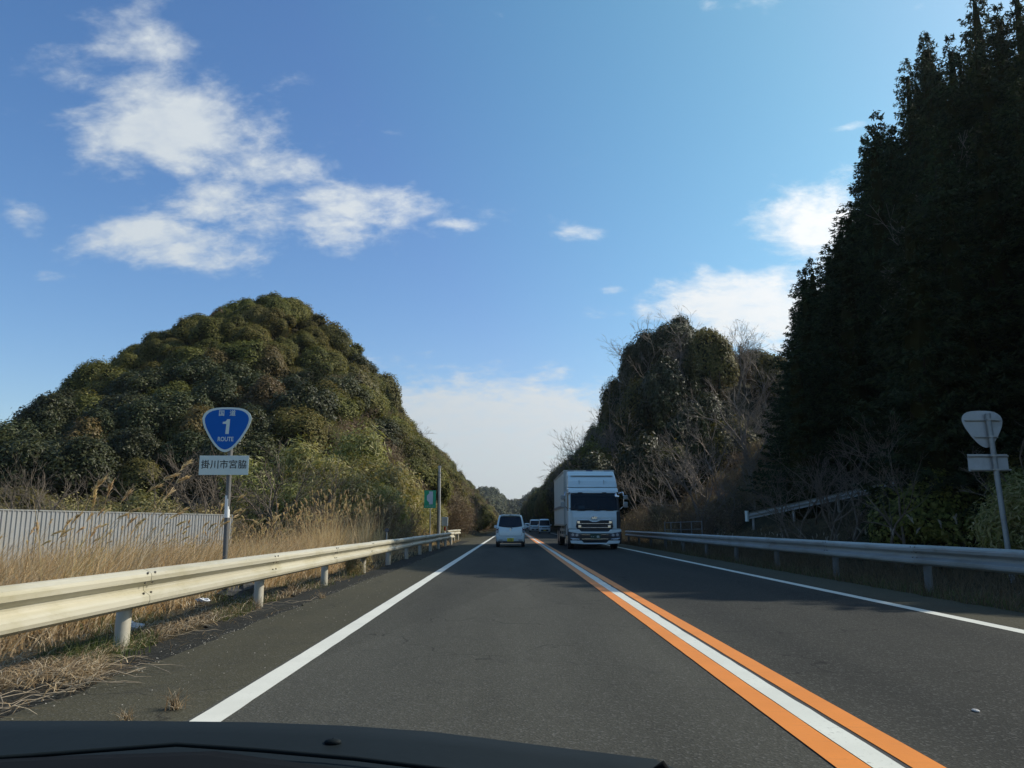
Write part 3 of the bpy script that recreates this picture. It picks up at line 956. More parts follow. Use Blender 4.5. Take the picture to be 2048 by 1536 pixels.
# --- the left bank of the cutting: brown brush below, green trees along the top
yy = 56.0
while yy < 330:
    st = 2.3 + max(0, yy - 60) * 0.018
    for k in range(7):
        x = -5.5 - k * 1.65 + prng.uniform(-0.7, 0.7)
        y = yy + prng.uniform(-0.9, 0.9)
        if k == 0 and y < 66:
            continue
        x += float(bend(y))
        z = T(x - float(bend(y)), y) if y < 250 else max(T(x, y), min(11.4, (-4.8 - x + float(bend(y))) * 1.1))
        z -= 0.15
        far = y > 120
        if prng.random() < (0.84 if k < 5 else 0.30):
            s = prng.uniform(0.8, 1.2)
            if prng.random() < (0.30 if far else 0.16):
                plant('green_bush', 'yellow-green leafy bush on the brown left bank of the cutting', 'bush', 'green bushes on the left bank',
                      [('stems', pick(TR_B)), ('foliage', pick(BAMB))], x, y, z, s * 0.62, s * 0.62, prng.uniform(0, 6.28))
            else:
                t_, c_ = pick(BRUSH)
                plant('leafless_brush', 'leafless brown brush on the left bank of the cutting', 'bush', 'brown brush on the left bank',
                      [('trunk', t_), ('crown', c_), ('foliage', pick(BRF))], x, y, z, s * 1.05, s * 0.95, prng.uniform(0, 6.28))
        else:
            s = prng.uniform(0.70, 1.05)
            plant('bank_tree', 'dark evergreen tree along the top of the left bank', 'tree', 'evergreen trees along the left bank',
                  [('trunk', pick(TR_E)), ('crown', pick(EVER))], x, y, z, s, s, prng.uniform(0, 6.28))
    yy += st

for i in range(44):
    y = 62 + 5.2 * i + prng.uniform(-2, 2)
    x = -13.2 - prng.uniform(0, 3.0)
    z = T(x, y) if y < 250 else max(T(x, y), 9)
    x += float(bend(y))
    u = prng.random()
    rz = prng.uniform(0, 6.28)
    if u < 0.40:
        s = prng.uniform(0.7, 1.3)
        plant('bank_tree', 'dark evergreen tree along the top of the left bank', 'tree', 'evergreen trees along the left bank', [('trunk', pick(TR_E)), ('crown', pick(EVER))], x, y, z - 0.3, s, s * 1.15, rz)
    elif u < 0.62:
        s = prng.uniform(0.35, 0.55)
        plant('cedar_tree', 'small pointed cedar on the ridge of the left bank against the sky', 'tree', 'small cedars on the left bank ridge', [('trunk', pick(TR_C)), ('crown', pick(CYP))], x, y, z - 0.3, s * 1.1, s * 1.1, rz)
    else:
        t_, c_ = pick(BARE_D)
        s = prng.uniform(0.5, 0.9)
        plant('leafless_tree', 'small leafless tree on the ridge of the left bank against the sky', 'tree', 'leafless trees on the left bank ridge', [('trunk', t_), ('crown', c_)], x, y, z, s, s, rz)

# --- bamboo, pale shrubs and leafless trees between the fence and the hill
for i, (x, y, s, sz) in enumerate([(-13.6, 41, 1.0, 1.15), (-11.4, 42.5, 1.1, 1.35), (-9.4, 41, 1.05, 1.25), (-7.6, 43, 1.0, 1.2), (-10.2, 38.5, 0.8, 0.85),
                                   (-8.2, 38.5, 0.85, 1.0), (-6.6, 40, 0.75, 0.85), (-12.4, 39, 0.8, 0.8), (-7.0, 47, 0.9, 1.1), (-9.2, 46.5, 1.1, 1.5), (-6.4, 51, 0.7, 0.7),
                                   (-5.6, 55, 0.55, 0.5), (-5.9, 58.5, 0.6, 0.55)]):
    plant('bamboo_clump', 'pale green bamboo clump standing between the tall dry reeds and the hill', 'bamboo', 'bamboo behind the dry reeds',
          [('stems', pick(TR_B)), ('foliage', pick(BAMB))], x, y, T(x, y) - 0.1, s, sz, i * 1.7)
for i, (x, y, s) in enumerate([(-23.5, 36, 1.0), (-21.5, 38, 1.15), (-19.6, 36, 1.1), (-17.6, 37.5, 1.25), (-15.8, 36, 1.05), (-14.0, 34.5, 0.95), (-18.6, 33.5, 0.8), (-16.4, 33, 0.8), (-12.3, 33.5, 0.75), (-26, 38, 1.1)]):
    plant('pale_shrub', 'pale olive shrub growing behind the grey sheet fence', 'shrub', 'pale shrubs behind the sheet fence',
          [('stems', pick(TR_B)), ('foliage', pick(PALE))], x, y, T(x, y), s, s, i * 2.1)
for i, (x, y, s) in enumerate([(-22.0, 41.5, 1.0), (-26.5, 43, 1.1), (-20.0, 44, 0.9), (-30, 44, 1.05)]):
    plant('dark_leafy_bush', 'dark glossy leafy bush behind the pale shrubs at the foot of the hill', 'bush', 'dark bushes at the foot of the hill',
          [('trunk', pick(TR_E)), ('crown', pick(EVER))], x, y, T(x, y) - 0.4, s, s * 0.8, i * 2.4)
for i, (x, y, s) in enumerate([(-19.3, 31.0, 0.55), (-18.4, 32.2, 0.62), (-20.6, 33.5, 0.7), (-17.4, 30.4, 0.45), (-20.8, 35.5, 0.75)]):
    t_, c_ = BARE_D[i % 4]
    plant('leafless_bush', 'tangled leafless bush rising above the end of the sheet fence at the photo edge', 'bush', 'leafless bushes behind the fence end',
          [('trunk', t_), ('crown', c_)], x, y, T(x, y), s, s, i * 1.3)
for i, (x, y, s, rz) in enumerate([(-14.8, 38.0, 0.85, 0.4), (-12.6, 36.5, 0.75, 2.0), (-16.8, 39.5, 0.8, 3.4), (-11.0, 35.0, 0.85, 1.2), (-9.3, 34.0, 0.72, 4.4), (-13.4, 33.0, 0.6, 5.5), (-8.4, 36.5, 0.6, 0.9)]):
    t_, c_ = BARE_D[(i + 1) % 4]
    plant('leafless_tree', 'spreading leafless grey-brown tree behind the blue route sign', 'tree', 'leafless trees behind the route sign',
          [('trunk', t_), ('crown', c_)], x, y, T(x, y), s * 1.1, s, rz)
for i in range(26):
    x, y = prng.uniform(-13.5, -5.2), prng.uniform(31.5, 48)
    t_, c_ = pick(BRUSH)
    s = prng.uniform(0.55, 0.9)
    plant('leafless_brush', 'leafless brown brush between the dry reeds and the bamboo', 'bush', 'brown brush behind the reeds',
          [('trunk', t_), ('crown', c_), ('foliage', pick(BRF))], x, y, T(x, y), s, s, prng.uniform(0, 6.28))

# --- the dark cypress wood on the right
SKY_WOOD = [(1560, 900), (1588, 720), (1622, 560), (1700, 420), (1790, 270), (1860, 170), (1935, 60), (2010, -40), (2300, -330)]
SHADE_X = [-30, -9, -3.6, -1.66, 0.35, 1.23, 4.3, 5.4, 9]
SHADE_Y = [40, 30, 21.0, 18.5, 15.6, 13.2, 10.5, 10.1, 9]
KX, KY = SUN_DIR.x / SUN_DIR.z, SUN_DIR.y / SUN_DIR.z


def shade_ok(x, y, z, r=1.2):
    for f in (0.55, 0.75, 0.9, 1.0):
        zz = z * f
        rr = r * (1.0 - f)
        if y - rr - KY * zz < np.interp(x - KX * zz, SHADE_X, SHADE_Y):
            return False
    return True


n_cyp = 0

yy = 8.5
while yy < 55.5:
    xx = 11.6
    while xx < 40:
        x, y = xx + prng.uniform(-0.8, 0.8), yy + prng.uniform(-0.8, 0.8)
        xx += 2.45 if x < 26 else 3.4
        g = T(x, y)
        top = min(g + prng.uniform(12.5, 17.5) + (5.0 if x > 18 else 0), top_for(x, y, SKY_WOOD) - prng.choice([prng.uniform(-1.6, -0.2), prng.uniform(0.2, 2.0), prng.uniform(2.0, 5.0)]))
        if y > 30 and x > 18:
            top = max(top, min(g + 6, top_for(x, y, SKY_WOOD)))
        while top - g > 2.5 and not shade_ok(x, y, top):
            top -= 0.4
        h = top - g
        px, py = px_of(x, y, g + h * 0.5)
        if h < 2.6 or px < 1590 or (1800 < px_of(x, y, 3)[0] < 2150 and y < 21) or (1750 < px_of(x, y, 3)[0] < 2420 and y < 17.3) or (1480 < px < 1840 and x < 17.6 and y < 36):
            continue
        n_cyp += 1
        s = min(1.0, 0.42 + 0.048 * h) * prng.uniform(0.85, 1.15)
        plant('cypress_tree', 'tall dark cypress in the shaded wood on the steep right slope', 'tree', 'cypresses of the dark right wood',
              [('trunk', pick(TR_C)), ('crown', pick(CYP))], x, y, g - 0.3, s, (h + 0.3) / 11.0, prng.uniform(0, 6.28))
    yy += 2.35
for i in range(34):
    y = prng.uniform(13, 52)
    x = prng.uniform(10.6, 14.5)
    if px_of(x, y, 2)[0] < 1600 or px_of(x, y, 2)[0] > 2300 or px_of(x, y, 2)[0] < 1790 or (px_of(x, y, 2)[0] < 2260 and y < 19.5) or (27 < y < 41 and x < 15.5):
        continue
    s = prng.uniform(0.45, 0.75)
    if not shade_ok(x, y, T(x, y) + 4 * s):
        continue
    plant('shade_bush', 'dark evergreen bush in the shade under the right wood', 'bush', 'dark bushes under the right wood',
          [('trunk', pick(TR_E)), ('crown', pick(EVER))], x, y, T(x, y) - 0.2, s, s, prng.uniform(0, 6.28))
t_, c_ = BARE_P[3]
o = plant('overhanging_leafless_tree', 'thin leafless tree reaching out of the top of the dark wood against the sky', 'tree', None, [('trunk', t_), ('crown', c_)], 19.4, 32.5, T(19.4, 32.5), 0.9, 1.32, 2.2)
for i, (x, y, s) in enumerate([(10.4, 21.5, 0.55), (11.6, 24, 0.7), (10.8, 27.5, 0.6), (12.4, 29.5, 0.72), (12.0, 19, 0.6), (11.2, 31.5, 0.6), (12.8, 33.5, 0.66), (13.4, 26, 0.7)]):
    t_, c_ = BARE_D[i % 4]
    plant('shaded_sapling', 'thin leafless sapling in deep shade behind the right guardrail', 'tree', 'saplings in the shade of the right wood',
          [('trunk', t_), ('crown', c_)], x, y, T(x, y), s, s, i * 1.9)

# --- the mixed wood hill on the right, behind the lorry
SKY_MIX = [(1030, 1044), (1046, 1004), (1082, 960), (1108, 915), (1130, 905), (1165, 850), (1195, 770), (1240, 735), (1300, 648), (1330, 628), (1400, 650), (1440, 662), (1490, 672), (1560, 716), (1600, 700), (1660, 690)]
n_mix = 0
yy = 70.0
while yy < 118:
    xx = 8.2
    while xx < 48:
        x, y = xx + prng.uniform(-1.2, 1.2), yy + prng.uniform(-1.2, 1.2)
        xx += 3.1
        g = T(x, y)
        lim = top_for(x, y, SKY_MIX) + prng.choice([prng.uniform(-3.0, -0.8), prng.uniform(-0.8, 0.9)])
        px, _ = px_of(x, y, g + 3)
        if px > 1720 or px < 1085:
            continue
        u = prng.random()
        rz = prng.uniform(0, 6.28)
        if u < 0.38:
            h = min(prng.uniform(6.5, 11.0), lim - g + 1.2)
            if h < 2.2:
                continue
            t_, c_ = pick(BARE_P)
            plant('leafless_tree', 'pale leafless tree on the mixed wooded hill beyond the lorry', 'tree', 'pale leafless trees on the mixed hill',
                  [('trunk', t_), ('crown', c_)], x, y, g, h / 8.0 * 1.05, h / 8.0, rz)
        elif u < 0.72:
            h = min(prng.uniform(5.5, 10.5), lim - g)
            if h < 2.0:
                continue
            s = min(1.5, h / 4.4)
            plant('broadleaf_tree', 'dark broadleaf evergreen on the mixed wooded hill beyond the lorry', 'tree', 'broadleaf evergreens on the mixed hill',
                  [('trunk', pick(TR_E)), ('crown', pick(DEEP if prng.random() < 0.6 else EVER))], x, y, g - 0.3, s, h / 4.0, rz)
        elif u < 0.93:
            h = min(prng.uniform(7.5, 11), lim - g)
            if h < 3:
                continue
            plant('cedar_tree', 'dark pointed cedar on the mixed wooded hill beyond the lorry', 'tree', 'cedars on the mixed hill',
                  [('trunk', pick(TR_C)), ('crown', pick(CYP))], x, y, g - 0.3, 0.55 + h * 0.022, h / 11.0, rz)
        else:
            h = min(prng.uniform(5, 8), lim - g)
            if h < 3:
                continue
            plant('rusty_cedar_tree', 'rust brown cedar on the mixed wooded hill beyond the lorry', 'tree', 'rusty cedars on the mixed hill',
                  [('trunk', pick(TR_C)), ('crown', CYPR[0])], x, y, g - 0.3, 0.85, h / 9.0, rz)
    yy += 3.5
# leafless trees leaning out over the road edge, and the pale ones at the hill's foot
for i, (x, y, s, sz) in enumerate([(8.6, 92, 0.9, 1.15), (9.4, 97, 1.0, 1.5), (8.4, 101, 0.9, 1.2), (10.5, 94, 1.0, 1.6), (8.0, 108, 0.9, 1.2), (12.0, 96, 0.9, 1.7)]):
    t_, c_ = BARE_P[i % 5]
    plant('roadside_leafless_tree', 'leafless tree with fine twigs against the sky at the left end of the mixed hill', 'tree', 'leafless trees leaning over the road end',
          [('trunk', t_), ('crown', c_)], x, y, T(x, y), s, sz, i * 1.1)
for i, (x, y, s) in enumerate([(11.8, 50, 0.78), (13.8, 54, 0.85), (15.8, 52, 0.8), (10.6, 56, 0.8), (17.6, 57, 0.95), (13.0, 60, 0.9), (15.4, 62, 1.0), (19.0, 61, 1.0), (12.4, 46.5, 0.6), (14.6, 47.5, 0.7), (16.4, 48.5, 0.75), (11.2, 64, 0.8), (18.2, 66, 1.0), (16.5, 70, 1.1), (20.5, 68, 1.1)]):
    t_, c_ = BARE_P[(i * 2 + 1) % 5]
    plant('pale_leafless_tree', 'pale leafless tree at the foot of the hill above the right guardrail', 'tree', 'pale leafless trees at the hill foot',
          [('trunk', t_), ('crown', c_)], x, y, T(x, y), s, s, i * 2.3 + 0.5)
for i in range(46):
    y = prng.uniform(43, 70)
    x = prng.uniform(8.8, 21)
    if px_of(x, y, 1.5)[0] > 1620:
        continue
    s = prng.uniform(0.5, 0.95)
    t_, c_ = pick(BRUSH)
    plant('roadside_brush', 'brown leafless brush at the roadside behind the lorry and the pipe fence', 'bush', 'brown brush at the right roadside',
          [('trunk', t_), ('crown', c_), ('foliage', pick(BRF))], x, y, T(x, y), s, s, prng.uniform(0, 6.28))

# --- the right bank beyond, dark to the vanishing point
yy = 112.0
while yy < 330:
    for k in range(3):
        y = yy + prng.uniform(-1.5, 1.5)
        x = 8.9 + k * 2.9 + prng.uniform(-0.6, 0.6)
        g = T(x, y) - 0.3
        x += float(bend(y))
        h = min(prng.uniform(8, 12.5), (0.0 + (x - 0) / 0.60 + 1.1) - g + prng.uniform(-1.5, 1.0))
        if h < 2.5:
            continue
        if prng.random() < 0.62:
            plant('cedar_tree', 'dark cedar in the row along the right side of the far road', 'tree', 'cedars along the far road',
                  [('trunk', pick(TR_C)), ('crown', pick(CYP))], x, y, g, 0.95, h / 11.0, prng.uniform(0, 6.28))
        else:
            s = min(1.3, h / 5.0)
            plant('broadleaf_tree', 'dark broadleaf tree in the row along the right side of the far road', 'tree', 'broadleaf trees along the far road',
                  [('trunk', pick(TR_E)), ('crown', pick(EVER))], x, y, g, s, h / 4.2, prng.uniform(0, 6.28))
    yy += 3.6 + (yy - 112) * 0.02

# --- the far wooded hill that closes the road: one mass at this distance
rg = np.random.default_rng(77)
parts = []
for i in range(900):
    x, y = rg.uniform(-110, 150), rg.uniform(540, 650)
    g = float(terrain(np.array([x]), np.array([y]))[0])
    r = rg.uniform(2.2, 4.2)
    q = unit(rg, 46)
    q[:, 2] = np.abs(q[:, 2])
    parts.append((*leaf_quads(rg, np.array([x, y, g + 1.0]) + q * r * [1, 1, 1.2], q + rg.normal(0, .3, q.shape), 1.5, 1.1), 0))
    parts.append((*ball((x, y, g + 0.8), (r * .85, r * .85, r), 7, 4), 0))
V, F, M = join(parts)
obj('far_wood', mesh_np('far_wood', V, F, L_FAR), kind='stuff')

# ------------------------------------------------------------------ grasses
rg = np.random.default_rng(21)


def field(name, n, x0, x1, y0, y1, hmin, hmax, lean, wd, mat, k=3, keep=None, flop=0.3, leanj=0.25):
    x, y = rg.uniform(x0, x1, n), rg.uniform(y0, y1, n)
    if keep is not None:
        m = keep(x, y)
        x, y = x[m], y[m]
    P = np.stack([x, y, terrain(x, y) - 0.02], 1)
    wd = wd * rg.uniform(0.6, 1.9, len(x))
    pat = 0.72 + 0.20 * np.sin(x * 1.3 + 0.5 * y) * np.sin(y * 0.9 - x * 0.6) + 0.14 * np.sin(x * 4.1 - y * 2.2) * np.sin(y * 3.3 + x)
    h = rg.uniform(hmin, hmax, len(x)) * pat
    h = h * np.where(x < 0, 0.35 + 0.65 * sstep(-x, 4.4, 6.2), 1.0)
    L = np.array(lean)[None] + rg.normal(0, leanj, (len(x), 2))
    return blades(rg, P, h, L, wd, k, flop)


# dry grass between the left guardrail and the sheet fence, leaning with the wind
a = field('g', 38000, -13.0, -4.6, 5.0, 34, 0.55, 1.55, (0.32, 0.05), 0.017, None, leanj=0.45)
b = field('g', 13000, -12.8, -5.4, 5.5, 30, 1.1, 2.0, (0.42, 0.05), 0.011, None, leanj=0.32)
c = field('g', 9000, -9.5, -3.75, 18, 60, 0.25, 0.8, (0.15, 0.0), 0.014, None)
V, F, M = join([a, b, c])
obj('dry_grass', mesh_np('dry_grass', V, F, L_DRY), kind='stuff')
d = field('g', 22000, -12.8, -4.4, 5.0, 40, 0.25, 1.20, (0.20, 0.05), 0.013, None, leanj=0.55, flop=0.45)
obj('dead_grass', mesh_np('dead_grass', *d, L_STRAW), kind='stuff')
# flattened straw, litter and a little green on the verge
n = 15000
x = -3.02 - np.abs(rg.normal(0, 0.75, n))
y = 3.0 + rg.gamma(2.0, 2.4, n)
pt = np.sin(x * 4.1 + y * 1.1) + np.sin(y * 1.9 - x * 2.3) + rg.normal(0, 0.6, n)
m = (x > -5.2) & (y < 26) & (pt > -0.55) & ((x < -3.52) | (y < 6.6 - (x + 3.3) * 2.0) | (rg.random(n) < 0.03))
x, y = x[m], y[m]
P = np.stack([x, y, np.maximum(terrain(x, y), -0.05) + 0.01 + rg.uniform(0, 0.05, len(x))], 1)
ang = rg.normal(0.9, 1.4, len(x))
L = np.stack([np.cos(ang), np.sin(ang)], 1) * rg.uniform(1.2, 2.6, (len(x), 1))
V, F = blades(rg, P, rg.uniform(0.06, 0.20, len(x)), L, 0.009, 3, 0.42)
obj('straw_litter', mesh_np('straw_litter', V, F, L_STRAW), kind='stuff')
n = 9000
x, y = np.where(rg.random(n) < 0.5, rg.uniform(-4.5, -3.3, n), rg.uniform(-4.9, -3.55, n)), 4 + rg.gamma(1.6, 3.2, n)
x = np.where(y > 7.5, np.minimum(x, -3.5), x)
m = (np.sin(x * 3.1 + y * 1.7) + np.sin(y * 2.3 - x) > 0.25)
x, y = x[m], y[m]
P = np.stack([x, y, terrain(x, y)], 1)
V, F = blades(rg, P, rg.uniform(0.06, 0.24, len(x)), rg.normal(0.1, 0.45, (len(x), 2)), 0.009)
obj('verge_grass', mesh_np('verge_grass', V, F, L_GREEN), kind='stuff')
# the shaded right verge
a = field('g', 15000, 6.55, 9.8, 7, 55, 0.15, 0.62, (0.0, 0.0), 0.012, None, leanj=0.5)
b = field('g', 5000, 8.0, 12.5, 8, 46, 0.35, 0.95, (-0.15, -0.1), 0.012, None, leanj=0.4)
V, F, M = join([a, b])
obj('dead_grass', mesh_np('dead_grass', V, F, L_DULL), kind='stuff')
x, y = rg.uniform(6.6, 7.9, 5000), rg.uniform(7, 40, 5000)
V, F = blades(rg, np.stack([x, y, terrain(x, y)], 1), rg.uniform(0.05, 0.2, 5000), rg.normal(0, 0.4, (5000, 2)), 0.009)
obj('verge_grass', mesh_np('verge_grass', V, F, L_GREEN), kind='stuff')
# understorey leaves that hide bare soil under the hill trees and along the bank
n = 26000
x, y = rg.uniform(-60, -5.0, n), rg.uniform(44, 110, n)
m = np.abs(x) < y * 0.72
x, y = x[m], y[m]
P = np.stack([x, y, terrain(x, y) + 0.05], 1)
V, F = blades(rg, P, rg.uniform(0.3, 0.9, len(x)), rg.normal(0, 0.4, (len(x), 2)), 0.05, 2)
obj('undergrowth', mesh_np('undergrowth', V, F, L_DULL), kind='stuff')


def plume(rg, p, d, ln, mat_unused=None):
    """one feathery seed head: fine drooping strands along a nodding axis"""
    k = 40
    t = rg.uniform(0, 1, k)
    ax = p[None] + d[None] * (t * ln * 0.65)[:, None] + np.array([0, 0, -1.0])[None] * (t ** 2 * ln * 0.22)[:, None]
    L = d[None] * 1.0 + rg.normal(0, 0.15, (k, 3)) + [0.10, 0, -0.20]
    e = ax + L * ln * 0.40 * rg.uniform(0.6, 1.2, (k, 1))
    s = np.cross(L, rg.normal(0, 1, (k, 3)))
    s /= np.linalg.norm(s, axis=1, keepdims=True) + 1e-9
    V = np.stack([ax - s * .002, (ax + e) / 2 - s * .0060 + [0, 0, .012], e, (ax + e) / 2 + s * .0060 + [0, 0, .012]], 1).reshape(-1, 3)
    return V, np.arange(4 * k).reshape(k, 4)


def pampas(seed, hgt, lean, nstalk, nblade, mat, pmat, pl=0.30, spread=0.10):
    """one clump: (stalks mesh, list of plume meshes)"""
    rg = np.random.default_rng(seed)
    P = np.concatenate([rg.normal(0, spread, (nblade, 2)), np.zeros((nblade, 1))], 1)
    parts = [blades(rg, P, rg.uniform(0.35, 0.85, nblade) * hgt, np.array(lean) + rg.normal(0, 0.28, (nblade, 2)), 0.015, 4, 0.35)]
    plumes = []
    for i in range(nstalk):
        p0 = np.append(rg.normal(0, spread, 2), 0)[None]
        ln = np.array(lean)[None] + rg.normal(0, 0.14, (1, 2))
        h = rg.uniform(0.82, 1.05, 1) * hgt
        V, F = blades(rg, p0, h, ln, 0.016, 6, 0.25)
        parts.append((V, F))
        tip = V[-2:].mean(0)
        prev = V[-4:-2].mean(0)
        d = (tip - prev) / np.linalg.norm(tip - prev)
        plumes.append(plume(rg, tip - d * 0.06, d, pl * rg.uniform(0.8, 1.25)))
    V, F, M = join(parts)
    return mesh_np('stalks', V, F, mat), [mesh_np('plume', v, f, pmat) for v, f in plumes]


PAM = [pampas(300 + i, 1.85, (0.40, 0.02), 2, 34, L_DRY, L_PLUME, 0.30) for i in range(5)]
REED = [pampas(310 + i, 2.3, (0.05, 0.0), 9, 90, L_DRY, L_PLUME, 0.26, 0.26) for i in range(4)]
GREY = [pampas(320 + i, 1.15, (0.02, -0.1), 4, 12, L_DULL, L_GREYP, 0.26, 0.22) for i in range(3)]


def put_pampas(kind, label, group, src, x, y, s, rz):
    o = thing(kind, label, 'grass', (x, y, T(x, y)), rz, group)
    o['kind'] = 'thing'
    o.scale = (s, s, s)
    obj('stalks', src[0], o)
    for p in src[1]:
        obj('plume', p, o)


for i in range(84):
    x, y = prng.uniform(-12.3, -4.9), prng.uniform(8.5, 25)
    if px_of(x, y, 1)[0] < -60:
        x = -0.60 * y * prng.uniform(0.5, 1.0)
        if x > -4.3:
            continue
    put_pampas('pampas_grass', 'golden plumed pampas grass leaning in front of the grey sheet fence', 'golden pampas grass before the sheet fence', pick(PAM), x, y, prng.uniform(0.65, 1.12), prng.uniform(-0.9, 0.9))
for i in range(30):
    x, y = prng.uniform(-7.6, -4.7), prng.uniform(23.5, 31.5)
    put_pampas('tall_reed_clump', 'tall straw-coloured reed clump behind the left guardrail', 'tall dry reeds behind the left guardrail', pick(REED), x, y, prng.uniform(0.75, 1.08), prng.uniform(0, 6.28))
for i in range(16):
    x, y = prng.uniform(-6.6, -4.6), prng.uniform(14.5, 22.5)
    put_pampas('low_reed_clump', 'rusty low reed clump around the foot of the route sign pole', 'low reeds around the route sign pole', pick(REED), x, y, prng.uniform(0.40, 0.62), prng.uniform(0, 6.28))
for i in range(22):
    x, y = prng.uniform(-7.5, -4.6), prng.uniform(32, 56)
    put_pampas('low_reed_clump', 'lower dry reed clump along the guardrail before the green sign', 'low dry reeds before the green sign', pick(REED), x, y, prng.uniform(0.45, 0.7), prng.uniform(0, 6.28))
for i, (x, y, s) in enumerate([(9.6, 20.0, 0.95), (10.2, 22.5, 1.0), (9.2, 24.0, 0.8), (10.6, 19.0, 1.25), (9.0, 27.0, 0.8), (9.5, 29.5, 0.85), (10.0, 26.0, 0.8), (8.9, 33.0, 0.8)]):
    put_pampas('grey_pampas_grass', 'grey plumed pampas grass in shade behind the right guardrail', 'grey pampas grass behind the right guardrail', GREY[i % 3], x, y, s, i * 1.2)
for i in range(10):
    x, y = prng.uniform(8.2, 10.2), prng.uniform(44, 62)
    put_pampas('roadside_reed_clump', 'dry pale reed clump beside the far end of the right guardrail', 'pale reeds beside the lorry', pick(REED), x, y, prng.uniform(0.5, 0.8), prng.uniform(0, 6.28))
for i, (x, y, s) in enumerate([(11.4, 17.6, 0.5), (12.3, 18.6, 0.55), (11.9, 17.0, 0.42), (12.4, 17.6, 0.5)]):
    plant('dwarf_bamboo', 'dwarf bamboo with pale narrow leaves beside the post of the sign seen from behind', 'bamboo', 'dwarf bamboo by the right sign post',
          [('stems', pick(TR_B)), ('foliage', pick(BAMB))], x, y, T(x, y), s, s, i * 1.5)
# single tufts on the shoulder and verge
TUFT = []
for i in range(3):
    r_ = np.random.default_rng(340 + i)
    V, F = blades(r_, np.concatenate([r_.normal(0, .03, (70, 2)), np.zeros((70, 1))], 1), r_.uniform(.06, .2, 70), r_.normal(0, .7, (70, 2)), 0.007)
    TUFT.append(mesh_np('grass_tuft', V, F, L_STRAW))
for i, (x, y, s, lb) in enumerate([(-2.05, 5.02, 0.8, 'small dry grass tuft on the shoulder nearer the white edge line'), (-2.20, 4.72, 0.55, 'smallest dry grass tuft on the shoulder just above the dashboard'),
                                   (-3.72, 13.6, 1.9, 'big dry grass tuft at the foot of a left guardrail post'), (-3.55, 11.2, 1.2, 'dry grass tuft under the left guardrail below the route sign'), (-2.9, 12.3, 0.7, 'low dry tuft at the ragged edge of the shoulder asphalt')]):
    o = obj('grass_tuft', TUFT[i % 3], None, label=lb, category='grass', kind='thing')
    o.location = (x, y, 0.0 if x > -3 else -0.06)
    o.scale = (s, s, s)
    o.rotation_euler = (0, 0, i * 1.4)
vine = MB()
o = plant('small_bush', 'small green bush under the left guardrail at the edge of the shadow', 'bush', None, [('stems', pick(TR_B)), ('foliage', PALE[1])], -3.72, 19.2, -0.07, 0.22, 0.26, 0.4)

# ------------------------------------------------------------------ guardrails
WPROF = [(0.000, 0.175), (0.022, 0.168), (0.074, 0.140), (0.084, 0.112), (0.080, 0.070), (0.016, 0.022), (0.012, 0.0), (0.016, -0.022), (0.080, -0.070), (0.084, -0.112), (0.074, -0.140), (0.022, -0.168), (0.000, -0.175)]


def beam_mesh(length, mat, k=1.0):
    """corrugated beam along +Y, its face towards +X, centred on z = 0"""
    m = MB()
    pr = [(u, z * k) for u, z in WPROF] + [(u - 0.006, z * k) for u, z in WPROF[::-1]]
    n = len(pr)
    vs = [(u, 0, z) for u, z in pr] + [(u, length, z) for u, z in pr]
    fs = [(i, (i + 1) % n, n + (i + 1) % n, n + i) for i in range(n)]
    m.add(vs, fs)
    h = n // 2
    m.add(vs[:n], [(i, i + 1, n - 2 - i, n - 1 - i) for i in range(h - 1)])
    m.add(vs[n:], [(i, i + 1, n - 2 - i, n - 1 - i) for i in range(h - 1)])
    return m.mesh('beam', mat)


def bolt_mesh():
    m = MB()
    for y in (-0.075, 0.075):
        for z, u in ((0.140, 0.074), (0.050, 0.055), (-0.045, 0.050)):
            m.tube([(u - 0.004, y, z), (u + 0.010, y, z)], 0.011, 6)
    return m.mesh('bolt_set', BOLT)


BOLTS = bolt_mesh()
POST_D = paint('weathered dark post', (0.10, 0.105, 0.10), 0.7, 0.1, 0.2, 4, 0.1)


def post_mesh(r, h, mat):
    m = MB()
    m.tube([(0, 0, -0.45), (0, 0, h - 0.02), (0, 0, h)], [r, r, r * 0.75], 16)
    return m.mesh('post', mat)


def guardrail(name, label, x, y0, y1, zc, face, bm_mat, post_mat, r=0.068, first=None):
    root = thing(name, label, 'guardrail', (x, y0, 0))
    bm = beam_mesh(4.0, bm_mat)
    pm = post_mesh(r, zc + 0.10, post_mat)
    k = 0
    y = y0
    sp = MB()
    sp.box(-0.085, 0.0, -0.04, 0.04, zc - 0.09, zc + 0.05)
    spm = sp.mesh('bracket', post_mat)
    while y < y1 - 0.1:
        b = obj('beam', bm, root)
        # neighbouring beams lap: every second one sits a few millimetres proud
        b.location = (0.004 * (k % 2) * face, y - y0 + (4.0 if face < 0 else 0), zc + prng.uniform(-0.004, 0.004))
        b.rotation_euler = (prng.uniform(-0.001, 0.001), 0, math.pi if face < 0 else 0)
        for yy_ in (y, ) if y + 4 < y1 else (y, y + 4.0):
            p = obj('post', pm, root)
            p.location = (-0.15 * face, yy_ - y0, 0)
            p.rotation_euler = (prng.uniform(-.01, .01), prng.uniform(-.012, .012), 0)
            s = obj('bracket', spm, root)
            s.location = (0.0, yy_ - y0, 0)
            s.rotation_euler = (0, 0, math.pi if face < 0 else 0)
            bt = obj('bolt_set', BOLTS, root)
            bt.location = (0.004 * face, yy_ - y0, zc)
            bt.rotation_euler = (0, 0, math.pi if face < 0 else 0)
        y += 4.0
        k += 1
    return root


